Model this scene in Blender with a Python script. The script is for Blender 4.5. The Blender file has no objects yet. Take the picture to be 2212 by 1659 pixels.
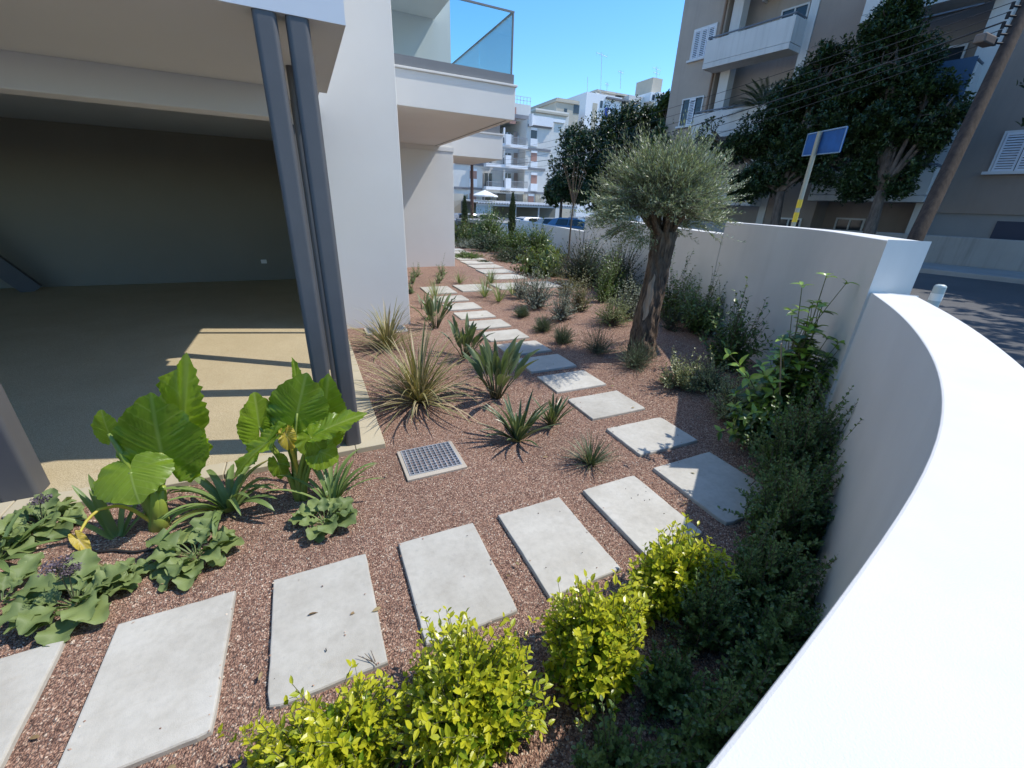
import bpy, bmesh, math, random
import numpy as np
from mathutils import Vector, Matrix
random.seed(7)
RNG = np.random.default_rng(11)
scene = bpy.context.scene
COL = scene.collection

# ------------------------------------------------------------------ camera, sky, sun, exposure
F_PX, PITCH, ROLL, YAW = 893.68, 0.410079, 0.0414327, 0.4558098
CX, CY, CAMH = 1106.0, 829.5, 2.0
cy_, sy_, ct_, st_ = math.cos(YAW), math.sin(YAW), math.cos(PITCH), math.sin(PITCH)
FWD = np.array([sy_*ct_, cy_*ct_, -st_]); R0 = np.array([cy_, -sy_, 0.0]); U0 = np.cross(R0, FWD)
c_, s_ = math.cos(ROLL), math.sin(ROLL)
RIGHT = c_*R0 + s_*U0; UP = -s_*R0 + c_*U0
cam = bpy.data.cameras.new('camera'); camo = bpy.data.objects.new('camera', cam); COL.objects.link(camo)
M = Matrix.Identity(4)
for i in range(3):
    M[i][0] = RIGHT[i]; M[i][1] = UP[i]; M[i][2] = -FWD[i]
M[2][3] = CAMH
camo.matrix_world = M
cam.sensor_width = 36.0; cam.lens = 36.0*F_PX/2212.0; cam.clip_start = 0.02; cam.clip_end = 2000
scene.camera = camo

SUNV = np.array([0.66, -0.21, 1.0]); SUNV /= np.linalg.norm(SUNV)
w = bpy.data.worlds.new('World'); scene.world = w; w.use_nodes = True
nt = w.node_tree; bg = nt.nodes['Background']; sky = nt.nodes.new('ShaderNodeTexSky')
sky.sky_type = 'NISHITA'; sky.sun_disc = False
sky.sun_elevation = math.asin(SUNV[2]); sky.sun_rotation = math.atan2(SUNV[0], SUNV[1])
sky.air_density = 1.0; sky.dust_density = 0.3; sky.ozone_density = 3.5; sky.altitude = 0
hs_ = nt.nodes.new('ShaderNodeHueSaturation'); hs_.inputs['Saturation'].default_value = 1.28; nt.links.new(sky.outputs[0], hs_.inputs['Color']); nt.links.new(hs_.outputs[0], bg.inputs[0]); bg.inputs[1].default_value = 0.15
sl = bpy.data.lights.new('sun', 'SUN'); sl.energy = 2.6; sl.angle = math.radians(0.53); sl.color = (1.0, 0.95, 0.87)
so = bpy.data.objects.new('sun', sl); COL.objects.link(so)
so.rotation_euler = Vector(SUNV).to_track_quat('Z', 'Y').to_euler(); so.location = (20, -10, 40)
scene.view_settings.view_transform = 'Standard'; scene.view_settings.look = 'None'
scene.view_settings.exposure = 0.92; scene.view_settings.gamma = 1.0
scene.cycles.max_bounces = 10; scene.cycles.transparent_max_bounces = 16

# ------------------------------------------------------------------ placement helpers (photo grid 2212 x 1659 -> metres)
def ray(x, y): return FWD + (x-CX)/F_PX*RIGHT - (y-CY)/F_PX*UP
EYE = np.array([0, 0, CAMH])
def atY(x, y, Y): d = ray(x, y); return EYE + d*(Y/d[1])
def atX(x, y, X): d = ray(x, y); return EYE + d*(X/d[0])
def atz(x, y, z): d = ray(x, y); return EYE + d*((z-CAMH)/d[2])
def atd(x, y, D): return EYE + ray(x, y)*D                      # D = distance along the view axis
def depth(P): return float((np.array(P)-EYE)@FWD)
def smooth(t): t = np.clip(t, 0, 1); return t*t*(3-2*t)
WP = np.array([3.706, 1.645]); WD = np.array([0.371, 0.929]); WD = WD/np.linalg.norm(WD); WN = np.array([-WD[1], WD[0]])
def gz(x, y):                                                     # height of the gravel bed: level near the house, falling away far off
    x = np.asarray(x, float); y = np.asarray(y, float)
    und = 0.012*np.sin(x*2.3+y*1.1)*np.sin(y*1.9-x*0.7)*smooth((np.abs(x-2.7)-0.6)/.5)*smooth((y-2.2)/.8)
    return und - .6*smooth((y-17)/14) + .10*smooth((x-3.4)/1.2)*smooth((y-2.2)/1.5)*smooth((9-y)/3)
def ground(x, y):
    d = ray(x, y); t0, t1 = 0.2, 60.0
    t = 0.3; prev = t
    while t < 60:
        P = EYE + d*t
        if P[2] < gz(P[0], P[1]): break
        prev = t; t += 0.02 + t*0.004
    a, b = prev, t
    for _ in range(25):
        m = (a+b)/2; P = EYE+d*m
        if P[2] < gz(P[0], P[1]): b = m
        else: a = m
    return EYE + d*((a+b)/2)

# ------------------------------------------------------------------ mesh builder
class MB:
    def __init__(s): s.V, s.F, s.UV, s.MI, s.n = [], [], [], [], 0
    def add(s, v, f, uv=None, mi=0):
        v = np.asarray(v, float).reshape(-1, 3)
        if isinstance(f, np.ndarray): fl = [f.astype(np.int64)+s.n]
        else:
            g = {}
            for q in f: g.setdefault(len(q), []).append(q)
            fl = [np.array(q, np.int64)+s.n for q in g.values()]
        s.V.append(v); s.UV.append(np.zeros((len(v), 2)) if uv is None else np.asarray(uv, float))
        for a in fl: s.F.append(a); s.MI.append(mi)
        s.n += len(v); return s
    def box(s, x0, x1, y0, y1, z0, z1, mi=0):
        v = [(x, y, z) for z in (z0, z1) for y in (y0, y1) for x in (x0, x1)]
        return s.add(v, [(0, 2, 3, 1), (4, 5, 7, 6), (0, 1, 5, 4), (2, 6, 7, 3), (0, 4, 6, 2), (1, 3, 7, 5)], mi=mi)
    def obox(s, c, ax, ay, hx, hy, z0, z1, mi=0):                 # oriented box, ax/ay unit 2-D axes
        c = np.array(c, float); ax = np.array(ax, float); ay = np.array(ay, float); v = []
        for z in (z0, z1):
            for b in (-hy, hy):
                for a in (-hx, hx):
                    q = c[:2]+ax[:2]*a+ay[:2]*b; v.append((q[0], q[1], z))
        return s.add(v, [(0, 2, 3, 1), (4, 5, 7, 6), (0, 1, 5, 4), (2, 6, 7, 3), (0, 4, 6, 2), (1, 3, 7, 5)], mi=mi)
    def hexa(s, b4, t4, mi=0):
        return s.add(list(b4)+list(t4), [(3, 2, 1, 0), (4, 5, 6, 7), (0, 1, 5, 4), (1, 2, 6, 5), (2, 3, 7, 6), (3, 0, 4, 7)], mi=mi)
    def beam(s, a, b, w1, w2, upv=(0, 0, 1), mi=0):
        a = np.array(a, float); b = np.array(b, float); d = b-a; d /= np.linalg.norm(d)
        x = np.cross(d, np.array(upv, float))
        if np.linalg.norm(x) < 1e-4: x = np.cross(d, (1, 0, 0))
        x /= np.linalg.norm(x); y = np.cross(x, d)
        q = lambda P: [P-x*w1/2-y*w2/2, P+x*w1/2-y*w2/2, P+x*w1/2+y*w2/2, P-x*w1/2+y*w2/2]
        return s.hexa(q(a), q(b), mi)
    def tube(s, P, r, n=8, cap=True, mi=0):
        P = np.array(P, float); k = len(P); r = np.broadcast_to(np.array(r, float), (k,))
        T = np.gradient(P, axis=0); T /= np.linalg.norm(T, axis=1)[:, None]+1e-9
        ref = np.array([0.31, 0.12, 0.94]) if abs(T[0]@np.array([0.31, 0.12, 0.94])) < .9 else np.array([1.0, 0, 0])
        X = np.cross(T, ref); X /= np.linalg.norm(X, axis=1)[:, None]+1e-9; Y = np.cross(T, X)
        a = np.arange(n)*2*math.pi/n
        V = P[:, None, :] + r[:, None, None]*(np.cos(a)[None, :, None]*X[:, None, :]+np.sin(a)[None, :, None]*Y[:, None, :])
        f = [(i*n+j, i*n+(j+1) % n, (i+1)*n+(j+1) % n, (i+1)*n+j) for i in range(k-1) for j in range(n)]
        if cap: f += [tuple(range(n))[::-1], tuple(range((k-1)*n, k*n))]
        uv = np.array([(j/n, i/max(1, k-1)) for i in range(k) for j in range(n)])
        return s.add(V.reshape(-1, 3), f, uv, mi)
    def tubes(s, P, r0, r1, n=4, mi=0):                           # P (N,k,3) many thin stems at once
        N, k, _ = P.shape
        T = np.gradient(P, axis=1); T /= np.linalg.norm(T, axis=2)[..., None]+1e-9
        X = np.cross(T, np.array([.37, .21, .9])); X /= np.linalg.norm(X, axis=2)[..., None]+1e-9; Y = np.cross(T, X)
        a = np.arange(n)*2*math.pi/n
        rr = np.linspace(1, 0, k)[None, :]*(np.asarray(r0).reshape(-1, 1)) + np.linspace(0, 1, k)[None, :]*(np.asarray(r1).reshape(-1, 1))
        rr = np.broadcast_to(rr, (N, k))
        V = P[:, :, None, :] + rr[..., None, None]*(np.cos(a)[None, None, :, None]*X[:, :, None, :]+np.sin(a)[None, None, :, None]*Y[:, :, None, :])
        base = np.array([(i*n+j, i*n+(j+1) % n, (i+1)*n+(j+1) % n, (i+1)*n+j) for i in range(k-1) for j in range(n)])
        f = (base[None] + (np.arange(N)*k*n)[:, None, None]).reshape(-1, 4)
        return s.add(V.reshape(-1, 3), f, mi=mi)
    def strip(s, P, side, nrm, wid, fold=0.0, cols=3, wave=0.0, mi=0):
        """leaf ribbon: P centre line (k,3), side (k,3), nrm (k,3), half widths (k)"""
        P = np.asarray(P); k = len(P); u = np.linspace(-1, 1, cols); V = []; uv = []
        for i in range(k):
            for a in u:
                V.append(P[i]+side[i]*a*wid[i]+nrm[i]*(abs(a)*wid[i]*fold + wave*wid[i]*math.sin(i*1.9+a*2.5)*abs(a)))
                uv.append((a*.5+.5, i/(k-1)))
        f = [(i*cols+j, i*cols+j+1, (i+1)*cols+j+1, (i+1)*cols+j) for i in range(k-1) for j in range(cols-1)]
        return s.add(V, f, uv, mi)
    def build(s, name, mats, parent=None, smooth=False, bevel=0.0):
        V = np.concatenate(s.V) if s.V else np.zeros((0, 3))
        if parent is not None: V = V - np.array(parent.location)
        me = bpy.data.meshes.new(name); me.vertices.add(len(V)); me.vertices.foreach_set('co', V.astype(np.float32).ravel())
        loops = np.concatenate([f.ravel() for f in s.F]); tot = np.concatenate([np.full(len(f), f.shape[1]) for f in s.F])
        mi = np.concatenate([np.full(len(f), m) for f, m in zip(s.F, s.MI)])
        st = np.concatenate([[0], np.cumsum(tot)[:-1]])
        me.loops.add(len(loops)); me.loops.foreach_set('vertex_index', loops.astype(np.int32))
        me.polygons.add(len(tot)); me.polygons.foreach_set('loop_start', st.astype(np.int32))
        me.polygons.foreach_set('material_index', mi.astype(np.int32))
        me.update(calc_edges=True)
        uvl = me.uv_layers.new(name='UVMap'); UV = np.concatenate(s.UV)[loops]; uvl.data.foreach_set('uv', UV.astype(np.float32).ravel())
        me.polygons.foreach_set('use_smooth', np.full(len(tot), bool(smooth)))
        for m in (mats if isinstance(mats, (list, tuple)) else [mats]): me.materials.append(m)
        me.validate(); me.update()
        o = bpy.data.objects.new(name, me); COL.objects.link(o)
        if parent is not None: o.parent = parent
        if bevel > 0:
            b = o.modifiers.new('bevel', 'BEVEL'); b.width = bevel; b.segments = 2; b.limit_method = 'ANGLE'
        return o
def tag(o, label, cat, group=None, kind=None):
    if label: o['label'] = label; o['kind'] = 'thing'
    if cat: o['category'] = cat
    if group: o['group'] = group
    if kind: o['kind'] = kind
    return o
def empty(name, loc, label, cat, group=None):
    o = bpy.data.objects.new(name, None); COL.objects.link(o); o.location = tuple(float(v) for v in loc); o.empty_display_size = .1
    return tag(o, label, cat, group)
def copy_tree(o, parent=None):
    c = o.copy(); COL.objects.link(c)
    if parent is not None: c.parent = parent
    for ch in o.children: copy_tree(ch, c)
    return c

# ------------------------------------------------------------------ materials
def newmat(name):
    m = bpy.data.materials.new(name); m.use_nodes = True; nt = m.node_tree; nt.nodes.clear()
    out = nt.nodes.new('ShaderNodeOutputMaterial'); b = nt.nodes.new('ShaderNodeBsdfPrincipled'); nt.links.new(b.outputs[0], out.inputs[0])
    return m, nt, b, out
def N(nt, t, **kw):
    n = nt.nodes.new(t)
    for k, v in kw.items():
        if k in n.inputs: n.inputs[k].default_value = v
        else: setattr(n, k, v)
    return n
def ramp(nt, fac, stops):
    r = nt.nodes.new('ShaderNodeValToRGB'); e = r.color_ramp.elements
    while len(e) < len(stops): e.new(0.5)
    for q, (p, c) in zip(e, stops): q.position = p; q.color = (*c, 1)
    nt.links.new(fac, r.inputs[0]); return r.outputs[0]
def mixc(nt, fac, a, b, mode='MIX'):
    n = nt.nodes.new('ShaderNodeMix'); n.data_type = 'RGBA'; n.blend_type = mode
    for v, i in ((fac, 0), (a, 6), (b, 7)):
        if isinstance(v, (int, float)): n.inputs[i].default_value = v
        elif isinstance(v, tuple): n.inputs[i].default_value = (*v, 1)
        else: nt.links.new(v, n.inputs[i])
    return n.outputs[2]
def math_(nt, op, a, b=None, c=None):
    n = nt.nodes.new('ShaderNodeMath'); n.operation = op
    for i, v in enumerate((a, b, c)):
        if v is None: continue
        if isinstance(v, (int, float)): n.inputs[i].default_value = v
        else: nt.links.new(v, n.inputs[i])
    return n.outputs[0]
def objco(nt): return nt.nodes.new('ShaderNodeTexCoord').outputs['Object']
def noise(nt, vec, scale, detail=4, rough=.55):
    n = N(nt, 'ShaderNodeTexNoise', Scale=scale, Detail=detail, Roughness=rough); nt.links.new(vec, n.inputs['Vector']); return n.outputs['Fac']
def bump(nt, b, h, strength, dist):
    n = N(nt, 'ShaderNodeBump', Strength=strength, Distance=dist); nt.links.new(h, n.inputs['Height']); nt.links.new(n.outputs[0], b.inputs['Normal']); return n

def plaster(name, col, rough=.85, grain=380, dist=.0022, var=.06, streak=0.0):
    m, nt, b, out = newmat(name); co = objco(nt)
    big = noise(nt, co, 1.1, 5); g = noise(nt, co, grain, 3, .6)
    c0 = tuple(v*(1-var) for v in col); c1 = tuple(min(1, v*(1+var*.6)) for v in col)
    c = ramp(nt, big, [(.3, c0), (.7, c1)])
    if streak:
        mp = N(nt, 'ShaderNodeMapping'); mp.inputs['Scale'].default_value = (5, 5, .35); nt.links.new(co, mp.inputs[0])
        s = noise(nt, mp.outputs[0], 1.0, 5, .6)
        c = mixc(nt, math_(nt, 'MULTIPLY', ramp(nt, s, [(.5, (0, 0, 0)), (.8, (1, 1, 1))]), streak), c, tuple(v*.45 for v in col))
    nt.links.new(c, b.inputs['Base Color']); b.inputs['Roughness'].default_value = rough
    bump(nt, b, g, .55, dist); return m
def paint(name, col, rough=.4, metal=0.0, var=.04, coat=0.0):
    m, nt, b, out = newmat(name); co = objco(nt); n_ = noise(nt, co, 6, 4)
    nt.links.new(ramp(nt, n_, [(.3, tuple(v*(1-var) for v in col)), (.7, tuple(v*(1+var) for v in col))]), b.inputs['Base Color'])
    b.inputs['Roughness'].default_value = rough; b.inputs['Metallic'].default_value = metal; b.inputs['Coat Weight'].default_value = coat; return m
def leafmat(name, stops, rough=.42, trans=.28, tcol=None, spec=.5, age=None, edge=None, vein=False, dead=None):
    m, nt, b, out = newmat(name)
    geo = nt.nodes.new('ShaderNodeNewGeometry'); uv = nt.nodes.new('ShaderNodeUVMap'); uv.uv_map = 'UVMap'
    sep = nt.nodes.new('ShaderNodeSeparateXYZ'); nt.links.new(uv.outputs[0], sep.inputs[0])
    if len(stops) == 1: stops = [tuple(v*.9 for v in stops[0]), tuple(v*1.1 for v in stops[0])]
    oi = nt.nodes.new('ShaderNodeObjectInfo'); rnd = math_(nt, 'FRACT', math_(nt, 'ADD', math_(nt, 'MULTIPLY', geo.outputs['Random Per Island'], 3.7), math_(nt, 'MULTIPLY', oi.outputs['Random'], 5.3)))
    k = len(stops); c = ramp(nt, rnd, [(i/(k-1) if k > 1 else 0, s) for i, s in enumerate(stops)])
    if dead:
        rn = math_(nt, 'FRACT', math_(nt, 'MULTIPLY', rnd, 37.7))
        c = mixc(nt, math_(nt, 'GREATER_THAN', rn, 1-dead[1]), c, dead[0])
    if age:                                                       # new growth at the shoot tips has another colour
        f = math_(nt, 'ADD', sep.outputs[0], math_(nt, 'MULTIPLY', math_(nt, 'SUBTRACT', rnd, .5), .5))
        c = mixc(nt, ramp(nt, f, [(age[1], (0, 0, 0)), (age[2], (1, 1, 1))]), c, age[0])
    if edge:
        f = math_(nt, 'ABSOLUTE', math_(nt, 'SUBTRACT', math_(nt, 'MULTIPLY', sep.outputs[0], 2.0), 1.0))
        c = mixc(nt, ramp(nt, f, [(edge[1], (0, 0, 0)), (edge[2], (1, 1, 1))]), c, edge[0])
    if vein:
        x = math_(nt, 'ABSOLUTE', math_(nt, 'SUBTRACT', sep.outputs[0], .5)); y = sep.outputs[1]
        mid = ramp(nt, x, [(.006, (1, 1, 1)), (.02, (0, 0, 0))])
        q = math_(nt, 'FRACT', math_(nt, 'MULTIPLY', math_(nt, 'SUBTRACT', y, math_(nt, 'MULTIPLY', x, .75)), 9.0))
        sv = ramp(nt, math_(nt, 'ABSOLUTE', math_(nt, 'SUBTRACT', q, .5)), [(.035, (1, 1, 1)), (.10, (0, 0, 0))])
        vv = math_(nt, 'MAXIMUM', math_(nt, 'MULTIPLY', mid, .75), math_(nt, 'MULTIPLY', sv, .34))
        co = objco(nt); n_ = noise(nt, co, 14, 4)
        c = mixc(nt, .35, c, ramp(nt, n_, [(.3, (.55, .55, .5)), (.7, (1.3, 1.3, 1.1))]), 'MULTIPLY')
        c = mixc(nt, vv, c, vein if isinstance(vein, tuple) else (.42, .5, .16))
        bump(nt, b, vv, .35, .004)
    nt.links.new(c, b.inputs['Base Color']); b.inputs['Roughness'].default_value = rough; b.inputs['Specular IOR Level'].default_value = spec
    t = nt.nodes.new('ShaderNodeBsdfTranslucent'); mx = nt.nodes.new('ShaderNodeMixShader'); mx.inputs[0].default_value = trans
    tc = mixc(nt, 1.0, c, tcol or (1.5, 1.6, .7), 'MULTIPLY'); nt.links.new(tc, t.inputs[0])
    nt.links.new(b.outputs[0], mx.inputs[1]); nt.links.new(t.outputs[0], mx.inputs[2]); nt.links.new(mx.outputs[0], out.inputs[0]); return m
def barkmat(name, a, b_, scale=18, stretch=.18, strength=.9, dist=.03):
    m, nt, b, out = newmat(name); co = objco(nt); mp = N(nt, 'ShaderNodeMapping'); mp.inputs['Scale'].default_value = (1, 1, stretch); nt.links.new(co, mp.inputs[0])
    n1 = noise(nt, mp.outputs[0], scale, 7, .65); n2 = noise(nt, co, 3, 3)
    c = ramp(nt, n1, [(.35, a), (.62, b_), (.8, tuple(min(1, v*1.4) for v in b_))]); c = mixc(nt, .4, c, ramp(nt, n2, [(.3, (.6, .55, .5)), (.7, (1.25, 1.2, 1.15))]), 'MULTIPLY')
    nt.links.new(c, b.inputs['Base Color']); b.inputs['Roughness'].default_value = .9; bump(nt, b, n1, strength, dist); return m

MT = {}
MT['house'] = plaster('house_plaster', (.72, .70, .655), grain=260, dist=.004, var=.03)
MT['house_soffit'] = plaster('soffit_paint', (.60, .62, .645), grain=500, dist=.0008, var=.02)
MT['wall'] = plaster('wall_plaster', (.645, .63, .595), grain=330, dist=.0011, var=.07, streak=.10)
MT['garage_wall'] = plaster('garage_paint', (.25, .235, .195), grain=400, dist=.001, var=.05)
MT['joint'] = paint('joint_filler', (.25, .25, .24), .9)
MT['post'] = paint('grey_steel_paint', (.085, .086, .09), .6, 0, .06)
MT['dark_sill'] = paint('dark_sill_metal', (.17, .175, .18), .5)
MT['white'] = paint('white_paint', (.78, .78, .77), .5)
MT['steel'] = paint('galvanised_steel', (.52, .55, .58), .42, .5, .15)
MT['black'] = paint('black_void', (.012, .012, .014), .8)
MT['rubber'] = paint('black_rubber', (.02, .02, .021), .8)
MT['hose'] = paint('drip_hose', (.018, .016, .015), .55)

def mat_slab():
    m, nt, b, out = newmat('cast_concrete_slab'); co = objco(nt); oi = nt.nodes.new('ShaderNodeObjectInfo')
    ad = nt.nodes.new('ShaderNodeVectorMath'); ad.operation = 'ADD'; nt.links.new(co, ad.inputs[0])
    cm = nt.nodes.new('ShaderNodeCombineXYZ'); nt.links.new(math_(nt, 'MULTIPLY', oi.outputs['Random'], 50.0), cm.inputs[0]); nt.links.new(cm.outputs[0], ad.inputs[1]); v = ad.outputs[0]
    n1 = noise(nt, v, 2.6, 6, .6); n2 = noise(nt, v, 26, 5, .6); n3 = noise(nt, v, 240, 3)
    mp = N(nt, 'ShaderNodeMapping'); mp.inputs['Scale'].default_value = (1.2, 9, 1); mp.inputs['Rotation'].default_value = (0, 0, .5); nt.links.new(v, mp.inputs[0]); n4 = noise(nt, mp.outputs[0], 3.0, 6, .65)
    c = ramp(nt, n1, [(.3, (.385, .36, .31)), (.55, (.465, .443, .39)), (.75, (.51, .492, .445))])
    c = mixc(nt, .5, c, ramp(nt, n2, [(.3, (.82, .82, .8)), (.6, (1.04, 1.04, 1.03))]), 'MULTIPLY')
    c = mixc(nt, ramp(nt, n4, [(.58, (0, 0, 0)), (.72, (.38, .38, .38))]), c, (.40, .36, .29))
    vo = N(nt, 'ShaderNodeTexVoronoi', Scale=17.0); nt.links.new(v, vo.inputs['Vector'])
    c = mixc(nt, ramp(nt, vo.outputs['Distance'], [(.05, (.5, .5, .5)), (.16, (0, 0, 0))]), c, (.36, .35, .32))
    tint = math_(nt, 'ADD', math_(nt, 'MULTIPLY', oi.outputs['Random'], .12), .94); hs = nt.nodes.new('ShaderNodeHueSaturation'); nt.links.new(tint, hs.inputs['Value']); nt.links.new(c, hs.inputs['Color'])
    nt.links.new(hs.outputs[0], b.inputs['Base Color']); b.inputs['Roughness'].default_value = .82
    bump(nt, b, math_(nt, 'ADD', n3, math_(nt, 'MULTIPLY', n2, 2.0)), .35, .0025); return m
MT['slab'] = mat_slab()
GRAV = [(0, (.115, .062, .044)), (.22, (.235, .128, .090)), (.55, (.355, .208, .146)), (.82, (.46, .295, .210)), (.95, (.57, .425, .32)), (1, (.70, .60, .48))]
def mat_gravel():
    m, nt, b, out = newmat('red_lava_gravel'); co = objco(nt)
    wob = nt.nodes.new('ShaderNodeVectorMath'); wob.operation = 'ADD'; nn = N(nt, 'ShaderNodeTexNoise', Scale=60.0, Detail=2.0); nt.links.new(co, nn.inputs['Vector'])
    sc = nt.nodes.new('ShaderNodeVectorMath'); sc.operation = 'SCALE'; nt.links.new(nn.outputs['Color'], sc.inputs[0]); sc.inputs['Scale'].default_value = .012
    nt.links.new(co, wob.inputs[0]); nt.links.new(sc.outputs[0], wob.inputs[1])
    vo = N(nt, 'ShaderNodeTexVoronoi', Scale=112.0, Randomness=1.0); nt.links.new(wob.outputs[0], vo.inputs['Vector'])
    sp = nt.nodes.new('ShaderNodeSeparateColor'); nt.links.new(vo.outputs['Color'], sp.inputs[0])
    c = ramp(nt, sp.outputs[0], GRAV); big = noise(nt, co, 1.3, 4); med = noise(nt, co, 7, 4)
    c = mixc(nt, .55, c, ramp(nt, big, [(.3, (.80, .76, .72)), (.7, (1.15, 1.10, 1.05))]), 'MULTIPLY')
    c = mixc(nt, ramp(nt, med, [(.56, (0, 0, 0)), (.75, (.4, .4, .4))]), c, (.11, .07, .055))
    c = mixc(nt, ramp(nt, vo.outputs['Distance'], [(.5, (0, 0, 0)), (.85, (.6, .6, .6))]), c, (.05, .032, .027))
    nt.links.new(c, b.inputs['Base Color']); b.inputs['Roughness'].default_value = .85
    bump(nt, b, math_(nt, 'SUBTRACT', 1.0, vo.outputs['Distance']), 1.0, .012); return m
MT['gravel'] = mat_gravel()
def mat_pebble():
    m, nt, b, out = newmat('loose_pebble'); g = nt.nodes.new('ShaderNodeNewGeometry')
    nt.links.new(ramp(nt, g.outputs['Random Per Island'], GRAV), b.inputs['Base Color']); b.inputs['Roughness'].default_value = .8; return m
MT['pebble'] = mat_pebble()
def mat_garage_floor():
    m, nt, b, out = newmat('tan_stone_carpet_floor'); co = objco(nt)
    n1 = noise(nt, co, 160, 3, .7); n2 = noise(nt, co, 1.4, 5); n3 = noise(nt, co, 9, 5)
    c = ramp(nt, n1, [(.34, (.25, .20, .115)), (.5, (.43, .355, .22)), (.68, (.58, .50, .35))])
    c = mixc(nt, .5, c, ramp(nt, n2, [(.3, (.85, .82, .75)), (.7, (1.1, 1.08, 1.05))]), 'MULTIPLY')
    c = mixc(nt, ramp(nt, n3, [(.62, (0, 0, 0)), (.8, (.35, .35, .35))]), c, (.33, .2, .1))
    nt.links.new(c, b.inputs['Base Color']); b.inputs['Roughness'].default_value = .8; bump(nt, b, n1, .5, .003); return m
MT['gfloor'] = mat_garage_floor()
def mat_asphalt():
    m, nt, b, out = newmat('asphalt'); co = objco(nt); n1 = noise(nt, co, 120, 3, .7); n2 = noise(nt, co, .6, 5)
    c = ramp(nt, n1, [(.3, (.05, .05, .052)), (.7, (.105, .105, .105))]); c = mixc(nt, .7, c, ramp(nt, n2, [(.3, (.75, .75, .75)), (.7, (1.25, 1.22, 1.2))]), 'MULTIPLY')
    nt.links.new(c, b.inputs['Base Color']); b.inputs['Roughness'].default_value = .85; bump(nt, b, n1, .6, .006); return m
MT['asphalt'] = mat_asphalt()
MT['pave'] = plaster('pavement_concrete', (.30, .29, .27), grain=90, dist=.003, var=.15)
MT['dirt'] = plaster('ground_soil', (.22, .18, .14), grain=30, dist=.01, var=.2)
def mat_glass(name, tint, gl=.9):
    m = bpy.data.materials.new(name); m.use_nodes = True; nt = m.node_tree; nt.nodes.clear(); out = nt.nodes.new('ShaderNodeOutputMaterial')
    t = nt.nodes.new('ShaderNodeBsdfTransparent'); t.inputs[0].default_value = (*tint, 1); g = nt.nodes.new('ShaderNodeBsdfGlossy'); g.inputs['Roughness'].default_value = .02
    fr = nt.nodes.new('ShaderNodeFresnel'); fr.inputs[0].default_value = 1.5; mx = nt.nodes.new('ShaderNodeMixShader')
    nt.links.new(math_(nt, 'MULTIPLY', fr.outputs[0], gl), mx.inputs[0]); nt.links.new(t.outputs[0], mx.inputs[1]); nt.links.new(g.outputs[0], mx.inputs[2]); nt.links.new(mx.outputs[0], out.inputs[0]); return m
MT['glass'] = mat_glass('greenish_balustrade_glass', (.90, .955, .94), .55)
MT['window'] = paint('dark_window_glass', (.03, .04, .05), .08)
MT['carglass'] = paint('car_window_glass', (.02, .026, .03), .05, 0, .02, .5)

# ------------------------------------------------------------------ setting: ground, street
def poly_sheet(name, pts, z, mat, cuts=()):
    bm = bmesh.new(); vs = [bm.verts.new((p[0], p[1], z)) for p in pts]; f = bm.faces.new(vs); bmesh.ops.triangulate(bm, faces=[f])
    for c in cuts: bmesh.ops.bisect_plane(bm, geom=bm.verts[:]+bm.edges[:]+bm.faces[:], plane_co=(0, c, 0), plane_no=(0, 1, 0))
    if len(cuts):
        for v in bm.verts: v.co.z = float(sz(v.co.y))
    bmesh.ops.recalc_face_normals(bm, faces=bm.faces)
    for f in bm.faces:
        if f.normal.z < 0: f.normal_flip()
    me = bpy.data.meshes.new(name); bm.to_mesh(me); bm.free(); me.materials.append(mat); o = bpy.data.objects.new(name, me); COL.objects.link(o); return o
STREET = 0.60
def sz(y): return STREET - .98*smooth((np.asarray(y, float)-5)/28)     # the street falls away to the far car park
g = MB(); g.add([(-900, -900, -.8), (900, -900, -.8), (900, 900, -.8), (-900, 900, -.8)], [(0, 1, 2, 3)]); tag(g.build('ground', MT['dirt']), None, None, kind='structure')
# wall plan: inner edge of the low curved wall, measured from the pier towards the viewer
INNER = np.array([(1.870, .828), (1.560, .602), (1.230, .407), (1.020, .300), (.860, .2315), (.734, .186), (.621, .151), (.538, .130), (.462, .1136), (.317, .090), (.226, .071), (.149, .052), (0, .028), (-.3, 0.0), (-.8, -.02), (-1.6, -.02), (-3.0, 0.02)])*2
def resample(P, n):
    d = np.concatenate([[0], np.cumsum(np.linalg.norm(np.diff(P, axis=0), axis=1))]); t = np.linspace(0, d[-1], n)
    return np.stack([np.interp(t, d, P[:, i]) for i in range(P.shape[1])], 1)
def relax(P, it):
    for _ in range(it): P[1:-1] = .5*P[1:-1]+.25*(P[:-2]+P[2:])
    return P
INN = relax(resample(INNER, 90), 18)
T_ = np.gradient(INN, axis=0); T_ /= np.linalg.norm(T_, axis=1)[:, None]; NO = np.stack([-T_[:, 1], T_[:, 0]], 1)   # outward (street side)
if NO[5] @ np.array([1, -1]) < 0: NO = -NO
THK = 0.27
OUT = INN + NO*THK
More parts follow.
